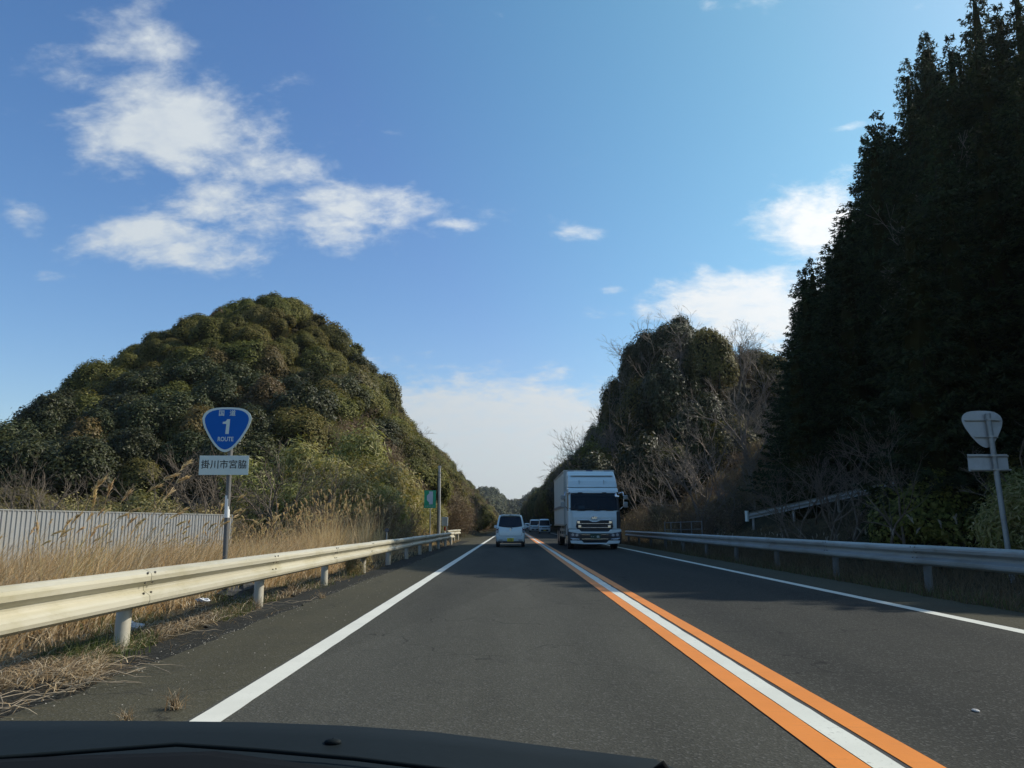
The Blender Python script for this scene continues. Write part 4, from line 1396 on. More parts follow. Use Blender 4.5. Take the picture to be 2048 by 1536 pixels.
guardrail('guardrail', 'long cream white guardrail along the left verge, sunlit nearby and shaded farther on', -3.50, -4.4, 47.6, 0.515, 1, RAIL_W, POST_W)
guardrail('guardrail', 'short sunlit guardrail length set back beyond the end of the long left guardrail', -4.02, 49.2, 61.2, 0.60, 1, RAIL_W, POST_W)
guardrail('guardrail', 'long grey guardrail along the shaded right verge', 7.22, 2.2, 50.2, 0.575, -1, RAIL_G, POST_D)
# the rail on the side road that climbs to the right
rp = [Vector((10.75, 36.1, 1.50)), Vector((15.1, 32.0, 2.62)), Vector((19.4, 28.2, 3.8))]
root = thing('ramp_guardrail', 'white guardrail climbing to the right on the bank above the right guardrail', 'guardrail', (rp[0].x, rp[0].y, 0))
for a, b in zip(rp[:-1], rp[1:]):
    d = b - a
    me = beam_mesh(d.length, RAIL_G, 0.85)
    o = obj('beam', me, root)
    o.location = a - Vector((rp[0].x, rp[0].y, 0))
    q = d.to_track_quat('Y', 'Z')
    o.rotation_mode = 'QUATERNION'
    o.rotation_quaternion = q @ Matrix.Rotation(math.pi, 3, 'Z').to_quaternion() if False else q
    # the face looks at the road below
    o.rotation_quaternion = (b - a).to_track_quat('Y', 'Z')
    o.scale = (-1, 1, 1)
for t in (0.03, 0.35, 0.68, 1.0, 1.4, 1.8):
    p = rp[0].lerp(rp[1], t) if t <= 1 else rp[1].lerp(rp[2], t - 1)
    m = MB()
    g = min(T(p.x, p.y), p.z - 0.75)
    m.tube([(p.x - rp[0].x + 0.12, p.y - rp[0].y + 0.1, g - 0.3), (p.x - rp[0].x + 0.12, p.y - rp[0].y + 0.1, p.z + 0.1)], 0.06, 10)
    m.build('post', GALV_D, root)
m = MB()
m.tube([(-0.02, 0.03, 1.26), (-0.02, 0.03, 1.74)], 0.085, 12)
m.build('end_sleeve', SIGN_WHITE, root)
# earth bench of the side road
m = MB()
bench = []
for p in [rp[0] + Vector((-1.6, 1.4, 0)), *rp]:
    bench.append(p)
n_ = len(bench)
rg_ = np.random.default_rng(8)
rows = []
for i, p in enumerate(bench):
    t = Vector((0.73, 0.69, 0))
    z = p.z - 0.72 + (-0.5 if i == 0 else 0)
    a, b, c, d = p - t * 3.2, p - t * 0.5, p + t * 3.5, p + t * 4.5
    rows.append([(a.x, a.y, min(T(a.x, a.y), z - 1.0) - 0.3), (b.x, b.y, z), (c.x, c.y, z), (d.x, d.y, z - 1.5)])
for r0, r1 in zip(rows[:-1], rows[1:]):
    for k in range(3):
        m.add([r0[k], r0[k + 1], r1[k + 1], r1[k]], [(0, 1, 2, 3)])
m.build('side_road_bank', SOIL, None, kind='structure')
rgb = np.random.default_rng(55)
Pb, hb = [], []
for i in range(5200):
    k = rgb.integers(0, 3)
    t = rgb.random()
    s = rgb.random() ** 1.2
    a = np.array(rows[k][1]) * (1 - t) + np.array(rows[k + 1][1]) * t
    b = np.array(rows[k][0]) * (1 - t) + np.array(rows[k + 1][0]) * t
    Pb.append(a * (1 - s) + b * s)
    hb.append(rgb.uniform(0.12, 0.42))
V, F = blades(rgb, np.array(Pb), np.array(hb), rgb.normal(0, 0.45, (len(Pb), 2)), 0.016)
obj('dead_grass', mesh_np('dead_grass', V, F, L_DULL), kind='stuff')

# ------------------------------------------------------------------ grey sheet fence on the left
root = thing('sheet_fence', 'pale grey ribbed sheet fence behind the golden grass on the left', 'fence', (-13.67, 16.5, 0))
A0, dirv = Vector((-13.67, 16.5, 0)), Vector((0.1952, 0.9808, 0))
m = MB()
prof, xk = [], 0.0
W_, PITCH = 2.36, 0.1575
while xk < W_ - 0.01:
    prof += [(xk, 0.0), (xk + 0.112, 0.0), (xk + 0.122, 0.030), (xk + 0.148, 0.030)]
    xk += PITCH
prof.append((W_, 0.0))
full = prof + [(u, v - 0.004) for u, v in prof[::-1]]
n = len(prof)
vs = [(v, u, 0) for u, v in prof] + [(v, u, 1) for u, v in prof]
m.add(vs, [(i, i + 1, n + i + 1, n + i) for i in range(n - 1)])
vs2 = [(v - 0.004, u, z) for z in (0, 1) for u, v in prof]
m.add(vs2, [(i + 1, i, n + i, n + i + 1) for i in range(n - 1)])
sheet = m.mesh('sheet_panel', SHEET)
pm = MB().box(-0.03, 0.03, -0.03, 0.03, -0.9, 1.50).mesh('fence_post', GALV_D)
cm = MB().box(-0.025, 0.035, 0.0, 2.36, 1.485, 1.520).mesh('top_rail', GALV_D)
ang = -math.atan2(dirv.x, dirv.y)
for k in range(6):
    p = dirv * (2.42 * k)
    sh = obj('sheet_panel', sheet, root)
    sh.location = (p.x, p.y, -0.62)
    sh.scale = (1, 1, 2.10 + prng.uniform(-0.012, 0.012))
    sh.rotation_euler = (0, 0, ang)
    q = p - dirv * 0.03 + Vector((-0.045, 0, 0))
    ps = obj('fence_post', pm, root)
    ps.location = q
    ps.rotation_euler = (0, 0, ang)
    tr = obj('top_rail', cm, root)
    tr.location = p + Vector((-0.01, 0, -0.02))
    tr.rotation_euler = (0, 0, ang)

# ------------------------------------------------------------------ signs
HALF = [(0, 0), (0.105, 0.002), (0.21, 0.010), (0.30, 0.030), (0.37, 0.068), (0.42, 0.118), (0.446, 0.180), (0.448, 0.225), (0.436, 0.285), (0.405, 0.375), (0.350, 0.475), (0.280, 0.590), (0.200, 0.695), (0.130, 0.765), (0.070, 0.803), (0.025, 0.819)]


def shield(scale, grow_=0.0):
    """outline of the rounded triangle, top centre at the origin, hanging down; metres"""
    h = [(u, -v) for u, v in HALF]
    pts = h + [(0, -0.822)] + [(-u, v) for u, v in h[:0:-1]]
    c = (0.0, -0.36)
    return [((c[0] + (u - c[0]) * (1 - grow_ / 0.42)) * scale, (c[1] + (v - c[1]) * (1 - grow_ / 0.42)) * scale) for u, v in pts]


def route_sign():
    x0, y0 = -4.95, 13.66
    g = T(x0, y0)
    root = thing('route_sign', 'blue rounded-triangle route 1 sign with a white place-name panel on a grey pole', 'road sign', (x0, y0, g))
    k = 0.86 / 0.896
    MB().tube([(0.06, 0, -0.3), (0.03, 0, 1.2), (0.0, 0.01, 3.12 - g)], 0.042, 14).build('pole', POLE_D, root)
    top = 3.14 - g
    m = MB()
    m.prism([(u - 0.06, v + top) for u, v in shield(k)], 'y', -0.062, -0.054)
    sp = m.build('shield_plate', SIGN_WHITE, root)
    m = MB()
    m.prism([(u - 0.06, v + top) for u, v in shield(k, 0.043)], 'y', -0.0655, -0.0618)
    m.build('blue_face', SIGN_BLUE, sp)
    ONE = [(622, 365), (674, 365), (664, 636), (602, 636), (609, 452), (541, 450), (543, 415), (585, 408), (610, 388)]
    m = MB()
    m.prism([((a - 612) * k / 1000 - 0.06, top - (b - 145) * k / 1000) for a, b in ONE], 'y', -0.0685, -0.065)
    m.build('number_one', SIGN_WHITE, sp)
    text_part('route_lettering', 'ROUTE', 0.108, SIGN_WHITE, sp, (-0.06, -0.0665, top - 0.565), offset=0.0018, sx=0.80)
    text_part('national_road_lettering', '国', 0.108, SIGN_WHITE, sp, (-0.157, -0.0665, top - 0.110), offset=0.0015)
    text_part('national_road_lettering', '道', 0.108, SIGN_WHITE, sp, (0.037, -0.0665, top - 0.110), offset=0.0015)
    m = MB()
    m.box(-0.49, 0.37, -0.062, -0.056, 1.955 - g, 2.29 - g)
    pn = m.build('name_panel', SIGN_WHITE, root, 0.002)
    text_part('place_name_lettering', '掛川市宮脇', 0.160, BLACK, pn, (-0.06, -0.0635, 2.128 - g), offset=0.0009)
    m = MB()
    for z in (2.02, 2.23, 2.55, 2.95):
        m.box(-0.26, 0.20, -0.054, -0.030, z - g - 0.018, z - g + 0.018)
        m.box(-0.06, 0.085, -0.052, 0.052, z - g - 0.014, z - g + 0.014)
    m.build('bracket', GALV, root)
    m = MB()
    m.tube([(0.028, 0, 1.34), (0.018, 0.003, 1.72)], 0.0435, 14, caps=False)
    m.build('pole_sticker', TAPE, root)


route_sign()


def back_sign():
    x0, y0 = 10.50, 16.9
    g = T(x0, y0)
    root = thing('sign_seen_from_behind', 'grey back of a rounded-triangle road sign with a small panel, leaning behind the right guardrail', 'road sign', (x0, y0, g))
    MB().tube([(0.06, 0, -0.4), (0.0, 0, 1.2), (-0.10, 0, 3.50 - g)], 0.055, 14).build('pole', GALV_D, root)
    k = 0.87 / 0.896
    top = 3.57 - g
    m = MB()
    m.prism([(u - 0.21 + 0.06 * -v, v + top) for u, v in shield(k * 1.02)], 'y', 0.066, 0.073)
    sp = m.build('shield_plate', SIGN_BACK, root)
    m = MB()
    m.prism([(u - 0.21 + 0.06 * -v, v + top) for u, v in shield(k * 1.02, 0.032)], 'y', 0.0725, 0.0755)
    m.build('blue_face', SIGN_BLUE, sp)
    m = MB()
    m.box(-0.60, 0.27, 0.066, 0.072, 2.245 - g, 2.615 - g)
    m.build('name_panel', SIGN_BACK, root)
    for z, a, b in ((3.36, -0.58, 0.19), (2.99, -0.40, 0.10), (2.575, -0.60, 0.28), (2.275, -0.56, 0.31)):
        m = MB()
        m.box(a, b, 0.040, 0.066, z - g - 0.022, z - g - 0.010)
        m.box(a, b, 0.040, 0.044, z - g - 0.022, z - g + 0.018)
        m.box(a, b, 0.062, 0.0655, z - g - 0.022, z - g + 0.018)
        m.box(-0.15, 0.02, -0.058, 0.040, z - g - 0.016, z - g + 0.016)
        m.build('cross_rail', GALV, root)


back_sign()

# green lay-by sign
x0, y0 = -4.75, 46.0
g = T(x0, y0)
root = thing('lay_by_sign', 'green upright sign with a pale lay-by shape on a thin pole before the tall pole', 'road sign', (x0, y0, g))
MB().tube([(0, 0, -0.3), (-0.02, 0, 3.0 - g)], 0.032, 10).build('pole', GALV, root)
m = MB()
m.box(-0.37, 0.31, -0.048, -0.038, 2.07 - g, 3.09 - g)
bd = m.build('green_panel', SIGN_GREEN, root, 0.002)
E_ = [(.42, .06), (.745, .06), (.745, .79), (.42, .79), (.42, .67), (.36, .645), (.23, .55), (.23, .30), (.36, .20), (.42, .18)]
m = MB()
m.prism([(-0.37 + u * 0.68, 3.09 - g - v * 1.02) for u, v in E_], 'y', -0.051, -0.0475)
m.build('lay_by_shape', SIGN_PALE, bd)
m = MB()
for i in range(6):
    u = -0.30 + i * 0.095
    z = 2.165 - g
    m.box(u, u + 0.07, -0.0505, -0.0475, z + 0.030, z + 0.040)
    m.box(u + 0.008, u + 0.062, -0.0505, -0.0475, z - 0.035, z - 0.025)
    m.box(u + 0.030, u + 0.040, -0.0507, -0.0477, z - 0.024, z + 0.029)
m.build('small_lettering', SIGN_PALE, bd)
# tall pole with a cabinet
x0, y0 = -4.60, 50.0
g = T(x0, y0)
root = thing('steel_pole', 'tall bare steel pole with a capped top beside the green sign', 'pole', (x0, y0, g))
MB().tube([(0, 0, -0.4), (0, 0, 2.2), (-0.03, 0, 4.72 - g)], [0.095, 0.085, 0.078], 16).build('shaft', POLE_L, root)
MB().tube([(-0.03, 0, 4.70 - g), (-0.03, 0, 4.82 - g)], 0.105, 14).build('cap', GALV, root)
m = MB()
for z in (4.42, 4.15, 1.2):
    m.tube([(-0.02, 0, z), (-0.02, 0, z + 0.05)], 0.10, 14)
m.build('band', GALV_D, root)
MB().tube([(-0.11, -0.03, 0.2), (-0.11, -0.03, 2.4), (-0.135, -0.03, 4.5)], 0.022, 8).build('conduit', PLASTIC, root)
x0, y0 = -4.30, 50.6
g = T(x0, y0)
root = thing('roadside_cabinet', 'small blue-grey cabinet on legs at the foot of the tall steel pole', 'cabinet', (x0, y0, g))
MB().box(-0.20, 0.20, -0.12, 0.12, 1.05 - g, 1.60 - g).build('case', CABINET, root, 0.012)
MB().box(-0.16, 0.16, -0.128, -0.121, 1.10 - g, 1.55 - g).build('door', GALV, root, 0.003)
for s in (-0.14, 0.14):
    MB().box(s - 0.02, s + 0.02, -0.05, 0.05, -0.3, 1.05 - g).build('leg', GALV_D, root)
MB().tube([(0.02, -0.1, 0.75 - g), (0.02, -0.1, 1.0 - g)], 0.06, 10).build('red_lamp', LAMP_RED, root)
# delineator on the shaded part of the left guardrail
x0, y0 = -3.72, 23.6
root = thing('delineator', 'small round-headed reflector post behind the left guardrail where its shade begins', 'reflector post', (x0, y0, T(x0, y0)))
MB().tube([(0, 0, -0.2), (0, 0, 0.98)], 0.02, 8).build('post', GALV_D, root)
MB().tube([(0, -0.02, 1.02), (0, 0.02, 1.02)], 0.058, 16).build('reflector', LAMP_DK, root)
MB().tube([(0, -0.015, 1.02), (0, 0.015, 1.02)], 0.068, 16).build('rim', PLASTIC, root)
# pipe fence behind the right guardrail
root = thing('pipe_fence', 'short white pipe fence in the brush behind the right guardrail', 'fence', (7.9, 41, T(7.9, 41)))
for u, h in ((0.0, 1.28), (0.32, 1.22), (0.83, 1.30), (1.38, 1.27), (1.92, 1.30)):
    MB().tube([(u, 0, -0.3), (u, 0, h + 0.07)], 0.028, 8).build('post', GALV_D, root)
MB().tube([(0.0, 0, 1.29), (0.95, 0, 1.32), (1.92, 0, 1.36)], 0.017, 8).build('top_pipe', GALV_D, root)
MB().tube([(0.0, 0, 0.93), (0.95, 0, 0.94), (1.92, 0, 0.97)], 0.014, 8).build('lower_pipe', GALV_D, root)

# a dark stone and scraps of litter under the left guardrail
STONE = paint('dark stone', (0.040, 0.040, 0.038), 0.9, 0, 0.35, 6, 0.5)
V, F = ball((0, 0, 0.08), (0.34, 0.55, 0.17), 14, 9)
r_ = np.random.default_rng(9)
V = V * (1 + 0.16 * r_.normal(0, 1, (len(V), 1)))
o = obj('dark_stone', mesh_np('dark_stone', V, F, STONE), None, label='low dark stone lying under the left guardrail at the foot of the route sign pole', category='stone')
o.location = (-4.35, 12.9, -0.1)
LIT = paint('white plastic litter', (0.62, 0.64, 0.66), 0.4)
for i, (x, y, s, lb) in enumerate([(-4.45, 11.6, 1.0, 'white plastic scrap beside the dark stone under the left guardrail'), (-4.2, 8.9, 1.5, 'flat white plastic scrap behind the nearest left guardrail post')]):
    V, F = ball((0, 0, 0.03), (0.10, 0.05, 0.035), 9, 6)
    V = V * (1 + 0.25 * r_.normal(0, 1, (len(V), 1)))
    o = obj('plastic_litter', mesh_np('plastic_litter', V, F, LIT), None, label=lb, category='litter')
    o.location = (x, y, T(x, y) + 0.04)
    o.scale = (s, s, s * 0.8)
# long pale vine stems trailing from the verge over the shoulder edge
r_ = np.random.default_rng(31)
STEM = paint('dead stems', (0.25, 0.205, 0.145), 0.8, 0, 0.2, 9)
m = MB()
for i in range(34):
    x, y = -3.10 - abs(r_.normal(0, 0.22)), r_.uniform(4.0, 6.6)
    if i < 7:
        x, y = -3.30 - r_.random() * 0.3, r_.uniform(7.2, 12.0)
    a = r_.normal(0.95, 0.55)
    pts = [(x, y, 0.0)]
    z = 0.01
    for k in range(6):
        a += r_.normal(0, 0.42)
        x += math.cos(a) * 0.11
        y += math.sin(a) * 0.11
        z = max(0.004, 0.05 * math.sin(k / 5 * math.pi) * r_.uniform(0.2, 1.3))
        pts.append((min(x, -2.55), y, z - (0.03 if x < -3.0 else 0.0)))
    m.tube(pts, [0.0032] * 6 + [0.0012], 4, caps=False)
m.build('dead_stems', STEM, None, kind='stuff')
# gravel specks and broken bits along the shoulder edge
r_ = np.random.default_rng(33)
n = 700
x = np.where(r_.random(n) < 0.75, -2.95 + r_.normal(0, 0.12, n), r_.uniform(-2.9, -1.9, n))
y = 3.5 + r_.gamma(2, 6, n)
C = np.stack([x, y, np.where(x < -3.0, -0.035, 0.003)], 1)
s = r_.uniform(0.002, 0.007, n)
tet = np.array([[1, 1, 0.2], [-1, 0.9, 0], [0.2, -1, 0.1], [0, 0, 1.2]])
V = (C[:, None] + tet[None] * s[:, None, None]).reshape(-1, 3)
F = (np.arange(n)[:, None, None] * 4 + np.array([[0, 1, 3], [1, 2, 3], [2, 0, 3]])[None]).reshape(-1, 3)
obj('gravel', mesh_np('gravel', V, F, paint('gravel', (0.26, 0.25, 0.22), 0.9, 0, 0.4, 30)), kind='stuff')
# a pale chip lying in the oncoming lane
V, F = ball((0, 0, 0.006), (0.020, 0.032, 0.008), 9, 6)
o = obj('pale_chip', mesh_np('pale_chip', V, F, paint('grey chip', (0.36, 0.36, 0.35), 0.6)), None, label='tiny pale chip lying in the right lane at the lower right', category='litter')
o.location = (2.78, 4.95, 0.0)

# ------------------------------------------------------------------ vehicles
def plan_ring(z, half, y0, y1, rc, n=6):
    """rounded rectangle at height z"""
    pts = []
    for cx_, cy_, a0 in ((half - rc, y0 + rc, -90), (half - rc, y1 - rc, 0), (-half + rc, y1 - rc, 90), (-half + rc, y0 + rc, 180)):
        for k in range(n + 1):
            a = R(a0 + 90 * k / n)
            pts.append((cx_ + rc * math.cos(a), cy_ + rc * math.sin(a), z))
    return pts


def wheels(root, xw, ys_, r, wd):
    ty = MB()
    ty.tube([(-wd / 2, 0, 0), (-wd / 2 + 0.02, 0, 0), (wd / 2 - 0.02, 0, 0), (wd / 2, 0, 0)], [r - 0.025, r, r, r - 0.025], 24)
    tm = ty.mesh('tyre', RUBBER)
    ri = MB()
    ri.tube([(-wd / 2 - 0.006, 0, 0), (wd / 2 + 0.006, 0, 0)], r * 0.60, 18)
    for k in range(6):
        a = k * math.pi / 3
        ri.tube([(0, 0, 0), (wd / 2 + 0.012, math.cos(a) * r * .3, math.sin(a) * r * .3)], 0.02, 5)
    rm = ri.mesh('rim', RIM)
    for y in ys_:
        for s in (-1, 1):
            w_ = bpy.data.objects.new('wheel', None)
            w_.location = (s * xw, y, r)
            link(w_, root)
            obj('tyre', tm, w_)
            obj('rim', rm, w_)


def panel_on(pts, off, thick=0.006):
    """thin plate from (x, y, z) outline, off metres towards -Y"""
    m = MB()
    n = len(pts)
    a = [(x, y - off, z) for x, y, z in pts]
    b = [(x, y - off + thick + off, z) for x, y, z in pts]
    m.add(a + b, [tuple(range(n))[::-1], tuple(range(n, 2 * n))] + [(i, (i + 1) % n, n + (i + 1) % n, n + i) for i in range(n)])
    return m


def rear_at(rows, z):
    return float(np.interp(z, [r[0] for r in rows], [r[1] for r in rows]))


def kei_car():
    root = thing('small_car', 'white small hatchback with a yellow plate driving away ahead in the left lane', 'car', (-0.08, 40.3, 0))
    rows = [(0.24, 0.10), (0.32, 0.02), (0.55, 0.0), (0.80, 0.015), (0.93, 0.03), (1.02, 0.06), (1.30, 0.14), (1.50, 0.21), (1.585, 0.28), (1.62, 0.45)]
    half = {0.24: .66, 0.32: .715, 0.55: .735, 0.80: .735, 0.93: .728, 1.02: .712, 1.30: .655, 1.50: .605, 1.585: .570, 1.62: .47}
    front = {0.24: 3.30, 0.32: 3.37, 0.55: 3.39, 0.80: 3.33, 0.93: 2.95, 1.02: 2.75, 1.30: 2.35, 1.50: 2.05, 1.585: 1.9, 1.62: 1.7}
    m = MB()
    m.loft([plan_ring(z, half[z], y, front[z], 0.10 if z > 0.3 else 0.08) for z, y in rows])
    body = m.build('body', CAR_WHITE, root)
    # rear window, bowed lower edge
    def rp(x, z, o=0.0):
        hz = float(np.interp(z, list(half), list(half.values())))
        e = min(max(0.0, abs(x) - (hz - 0.10)), 0.0995)
        return (x, rear_at(rows, z) + 0.10 - math.sqrt(0.01 - e * e) - o, z)
    m = MB()
    lv = [(0.975, 0.16), (1.00, 0.40), (1.035, 0.600), (1.15, 0.588), (1.30, 0.565), (1.42, 0.545), (1.50, 0.520), (1.535, 0.47)]
    m.add([(s_ * h_, rear_at(rows, z_) - 0.012, z_) for z_, h_ in lv for s_ in (-1, 1)], [(2 * i, 2 * i + 1, 2 * i + 3, 2 * i + 2) for i in range(len(lv) - 1)])
    m.build('rear_window', GLASS_D, root)
    # tail lamps: smoked clusters on the corners
    for s in (-1, 1):
        pts = [rp(s * 0.60, 0.955), rp(s * 0.705, 0.99), rp(s * 0.722, 0.86), rp(s * 0.715, 0.70), rp(s * 0.625, 0.705), rp(s * 0.610, 0.80)]
        t = panel_on(pts, 0.022).build('tail_light', LAMP_DK, root)
        pts = [rp(s * 0.632, 0.905), rp(s * 0.70, 0.915), rp(s * 0.705, 0.83), rp(s * 0.64, 0.825)]
        panel_on(pts, 0.028).build('red_lens', LAMP_RED, t)
        pts = [rp(s * 0.640, 0.795), rp(s * 0.70, 0.80), rp(s * 0.70, 0.725), rp(s * 0.645, 0.72)]
        panel_on(pts, 0.028).build('clear_lens', LAMP, t)
        m = MB()
        m.box(s * 0.50 - 0.10, s * 0.50 + 0.10, -0.012, 0.02, 0.335, 0.362)
        m.build('bumper_reflector', LAMP_DK, root)
        m = MB()
        m.tube([(s * 0.70, 2.35, 0.98), (s * 0.80, 2.33, 1.00)], 0.02, 6)
        m.box(s * 0.80 - 0.07, s * 0.80 + 0.07, 2.28, 2.36, 0.95, 1.09)
        m.build('wing_mirror', CAR_WHITE, root, 0.012)
    # tailgate seams, bumper line, plate, wiper, lamp, spoiler
    m = MB()
    for s in (-1, 1):
        m.tube([rp(s * 0.595, 0.98, .002), rp(s * 0.59, 0.72, .003), rp(s * 0.575, 0.60, .003), rp(s * 0.54, 0.555, .003)], 0.006, 5)
    m.tube([rp(-0.54, 0.555, .003), rp(0, 0.548, .003), rp(0.54, 0.555, .003)], 0.006, 5)
    m.build('tailgate_seam', PLASTIC, root)
    m = MB()
    m.prism([(-0.20, 0.40), (0.20, 0.40), (0.23, 0.46), (-0.23, 0.46)], 'y', -0.003, 0.03)
    m.build('plate_recess', CAR_WHITE, root)
    pl = MB().box(-0.165, 0.165, -0.016, -0.004, 0.285, 0.450).build('number_plate', PLATE_Y, root, 0.004)
    m = MB()
    for u in (-0.075, 0.02, 0.075):
        m.box(u - 0.016, u + 0.016, -0.0185, -0.0155, 0.305, 0.385)
    m.box(-0.06, 0.06, -0.0185, -0.0155, 0.405, 0.43)
    m.build('plate_digits', PLATE_G, pl)
    m = MB()
    m.tube([(0.03, 0.02, 0.965), (0.10, 0.015, 0.93)], 0.016, 6)
    m.tube([(0.03, 0.015, 0.97), (-0.20, 0.045, 1.03), (-0.36, 0.055, 1.06)], 0.010, 5)
    m.build('rear_wiper', PLASTIC, root)
    MB().tube([(0, 0.008, 0.87), (0, 0.03, 0.87)], 0.04, 14).build('badge', CHROME, root)
    MB().box(-0.50, 0.50, 0.16, 0.34, 1.575, 1.605).build('spoiler', CAR_WHITE, root, 0.012)
    MB().box(-0.05, 0.05, 0.145, 0.17, 1.575, 1.602).build('high_brake_light', PLASTIC, root)
    MB().box(-0.64, 0.64, 0.03, 0.2, 0.20, 0.30).build('underside', PLASTIC, root, 0.02)
    MB().tube([(-0.42, 0.02, 0.24), (-0.42, 0.3, 0.24)], 0.025, 8).build('exhaust_pipe', GALV_D, root)
    wheels(root, 0.655, (0.52, 2.87), 0.275, 0.155)


kei_car()


def truck():
    root = thing('box_lorry', 'white box lorry with a chrome bumper coming towards the camera in the right lane', 'lorry', (3.80, 36.5, 0))
    # cab shell: lower front, roof, back wall and pillars round a dark cabin
    m = MB()
    m.prism([(0.10, 0.62), (0.03, 0.95), (0.02, 1.45), (0.07, 1.76), (0.30, 1.77), (2.05, 1.77), (2.05, 0.62)], 'x', -1.19, 1.19)
    m.build('cab_front', TRUCK_WHITE, root, 0.045)
    m = MB()
    m.prism([(0.24, 2.56), (0.30, 2.68), (0.46, 2.80), (0.80, 2.86), (2.05, 2.86), (2.05, 2.56)], 'x', -1.17, 1.17)
    m.build('cab_roof', TRUCK_WHITE, root, 0.05)
    MB().box(-1.17, 1.17, 1.55, 2.05, 1.772, 2.558).build('cab_back', TRUCK_WHITE, root)
    for s in (-1, 1):
        m = MB()
        m.tube([(s * 1.125, 0.10, 1.74), (s * 1.115, 0.27, 2.60)], 0.055, 8)
        m.build('windscreen_pillar', PLASTIC if s > 0 else TRUCK_WHITE, root)
        MB().box(s * 1.13 - 0.03, s * 1.13 + 0.03, 0.20, 1.56, 1.70, 2.60).build('side_window', GLASS_D, root)
        MB().box(s * 1.19 - 0.008, s * 1.19 + 0.008, 0.35, 1.50, 0.75, 1.74).build('door', TRUCK_WHITE, root, 0.004)
    panel_on([(-1.085, 0.085, 1.79), (1.085, 0.085, 1.79), (1.07, 0.250, 2.54), (0.9, 0.255, 2.565), (-0.9, 0.255, 2.565), (-1.07, 0.250, 2.54)], 0.004, 0.006).build('windscreen', GLASS_T, root)
    m = MB()
    m.box(-1.10, 1.10, 1.20, 1.54, 1.60, 2.50)
    m.build('cabin_wall', CABIN, root)
    m = MB()
    m.box(-1.10, 1.10, 0.14, 0.60, 1.62, 1.84)
    m.build('cab_dashboard', CABIN, root, 0.03)
    for s in (-0.55, 0.55):
        MB().box(s - 0.26, s + 0.26, 0.95, 1.15, 1.7, 2.35).build('seat', CABIN, root, 0.05)
    m = MB()
    pts = [(-0.66 + 0.235 * math.cos(a), 0.46 + 0.10 * math.sin(a), 1.90 + 0.20 * math.sin(a)) for a in np.linspace(0, 2 * math.pi, 25)]
    m.tube(pts, 0.018, 6, caps=False)
    m.build('steering_wheel', paint('grey steering wheel', (0.16, 0.18, 0.19), 0.5), root)
    MB().box(-0.72, -0.42, 0.16, 0.17, 1.83, 1.985).build('paper_card', CARD, root)
    MB().tube([(0.86, 0.20, 2.13), (0.86, 0.22, 2.13)], 0.085, 16).build('round_sticker', BLACK, root)
    m = MB()
    for u in (-0.70, 0.05, 0.72):
        m.tube([(u, 0.055, 1.775), (u - 0.45, 0.068, 1.86)], 0.014, 5)
        m.tube([(u, 0.04, 1.755), (u, 0.06, 1.79)], 0.025, 6)
    m.build('wiper', PLASTIC, root)
    m = MB()
    for a, b in ((-0.78, -0.42), (0.0, 0.28), (0.55, 0.90)):
        m.box(a, b, 0.045, 0.09, 1.745, 1.775)
    m.build('cowl_vent', PLASTIC, root)
    m = MB()
    for u in (-0.62, 0.50):
        m.box(u - 0.10, u + 0.10, 0.19, 0.30, 2.575, 2.605)
    m.build('visor_clip', PLASTIC, root)
    # air deflector above the cab
    m = MB()
    m.loft([[(-1.17, 0.62, 2.855), (1.17, 0.62, 2.855), (1.17, 1.95, 2.855), (-1.17, 1.95, 2.855)],
            [(-1.15, 0.80, 3.15), (1.15, 0.80, 3.15), (1.17, 1.95, 3.15), (-1.17, 1.95, 3.15)],
            [(-1.13, 1.15, 3.46), (1.13, 1.15, 3.46), (1.17, 1.95, 3.46), (-1.17, 1.95, 3.46)],
            [(-1.10, 1.52, 3.66), (1.10, 1.52, 3.66), (1.15, 1.95, 3.66), (-1.15, 1.95, 3.66)]], smooth=False)
    de = m.build('air_deflector', TRUCK_WHITE, root, 0.04)
    m = MB()
    m.add([(-1.00, 1.02, 3.395), (1.00, 1.02, 3.395), (1.00, 1.08, 3.43), (-1.00, 1.08, 3.43)], [(0, 1, 2, 3)])
    m.box(-0.98, 0.98, 1.03, 1.12, 3.41, 3.425)
    m.build('deflector_crease', GALV_D, de)
    for u in (-0.62, 0.55):
        MB().box(u - 0.004, u + 0.004, 0.70, 0.86, 2.95, 3.2).build('deflector_joint', GALV_D, de)
    # cargo box
    m = MB()
    m.box(-1.22, 1.22, 2.30, 11.6, 1.10, 3.76)
    bx = m.build('cargo_box', BOX_WHITE, root)
    m = MB()
    for x_ in (-1.235, 1.235):
        m.box(x_ - 0.02, x_ + 0.02, 2.27, 2.33, 1.10, 3.77)
        m.box(x_ - 0.015, x_ + 0.015, 2.34, 11.6, 3.70, 3.775)
        m.box(x_ - 0.015, x_ + 0.015, 2.34, 11.6, 1.06, 1.14)
        m.box(x_ - 0.012, x_ + 0.012, 2.34, 11.6, 1.94, 1.97)
    m.box(-1.21, 1.21, 2.26, 2.30, 3.70, 3.775)
    m.build('box_edge_trim', GALV, bx)
    m = MB()
    for i in range(16):
        y = 2.7 + i * 0.57
        for s in (-1, 1):
            m.box(s * 1.222 - 0.006, s * 1.222 + 0.006, y, y + 0.03, 1.15, 3.69)
    m.build('box_panel_joint', BOX_WHITE, bx)
    m = MB()
    for s in (-1, 1):
        m.box(s * 1.227 - 0.006, s * 1.227 + 0.006, 2.34, 11.6, 1.98, 2.10)
    m.build('side_stripe', paint('grey side stripe', (0.16, 0.17, 0.18), 0.5), bx)
    m = MB()
    m.box(-0.16, 0.16, 1.95, 2.28, 3.68, 3.75)
    m.build('roof_marker', paint('blue marker lens', (0.02, 0.03, 0.10), 0.2), root, 0.02)
    m = MB()
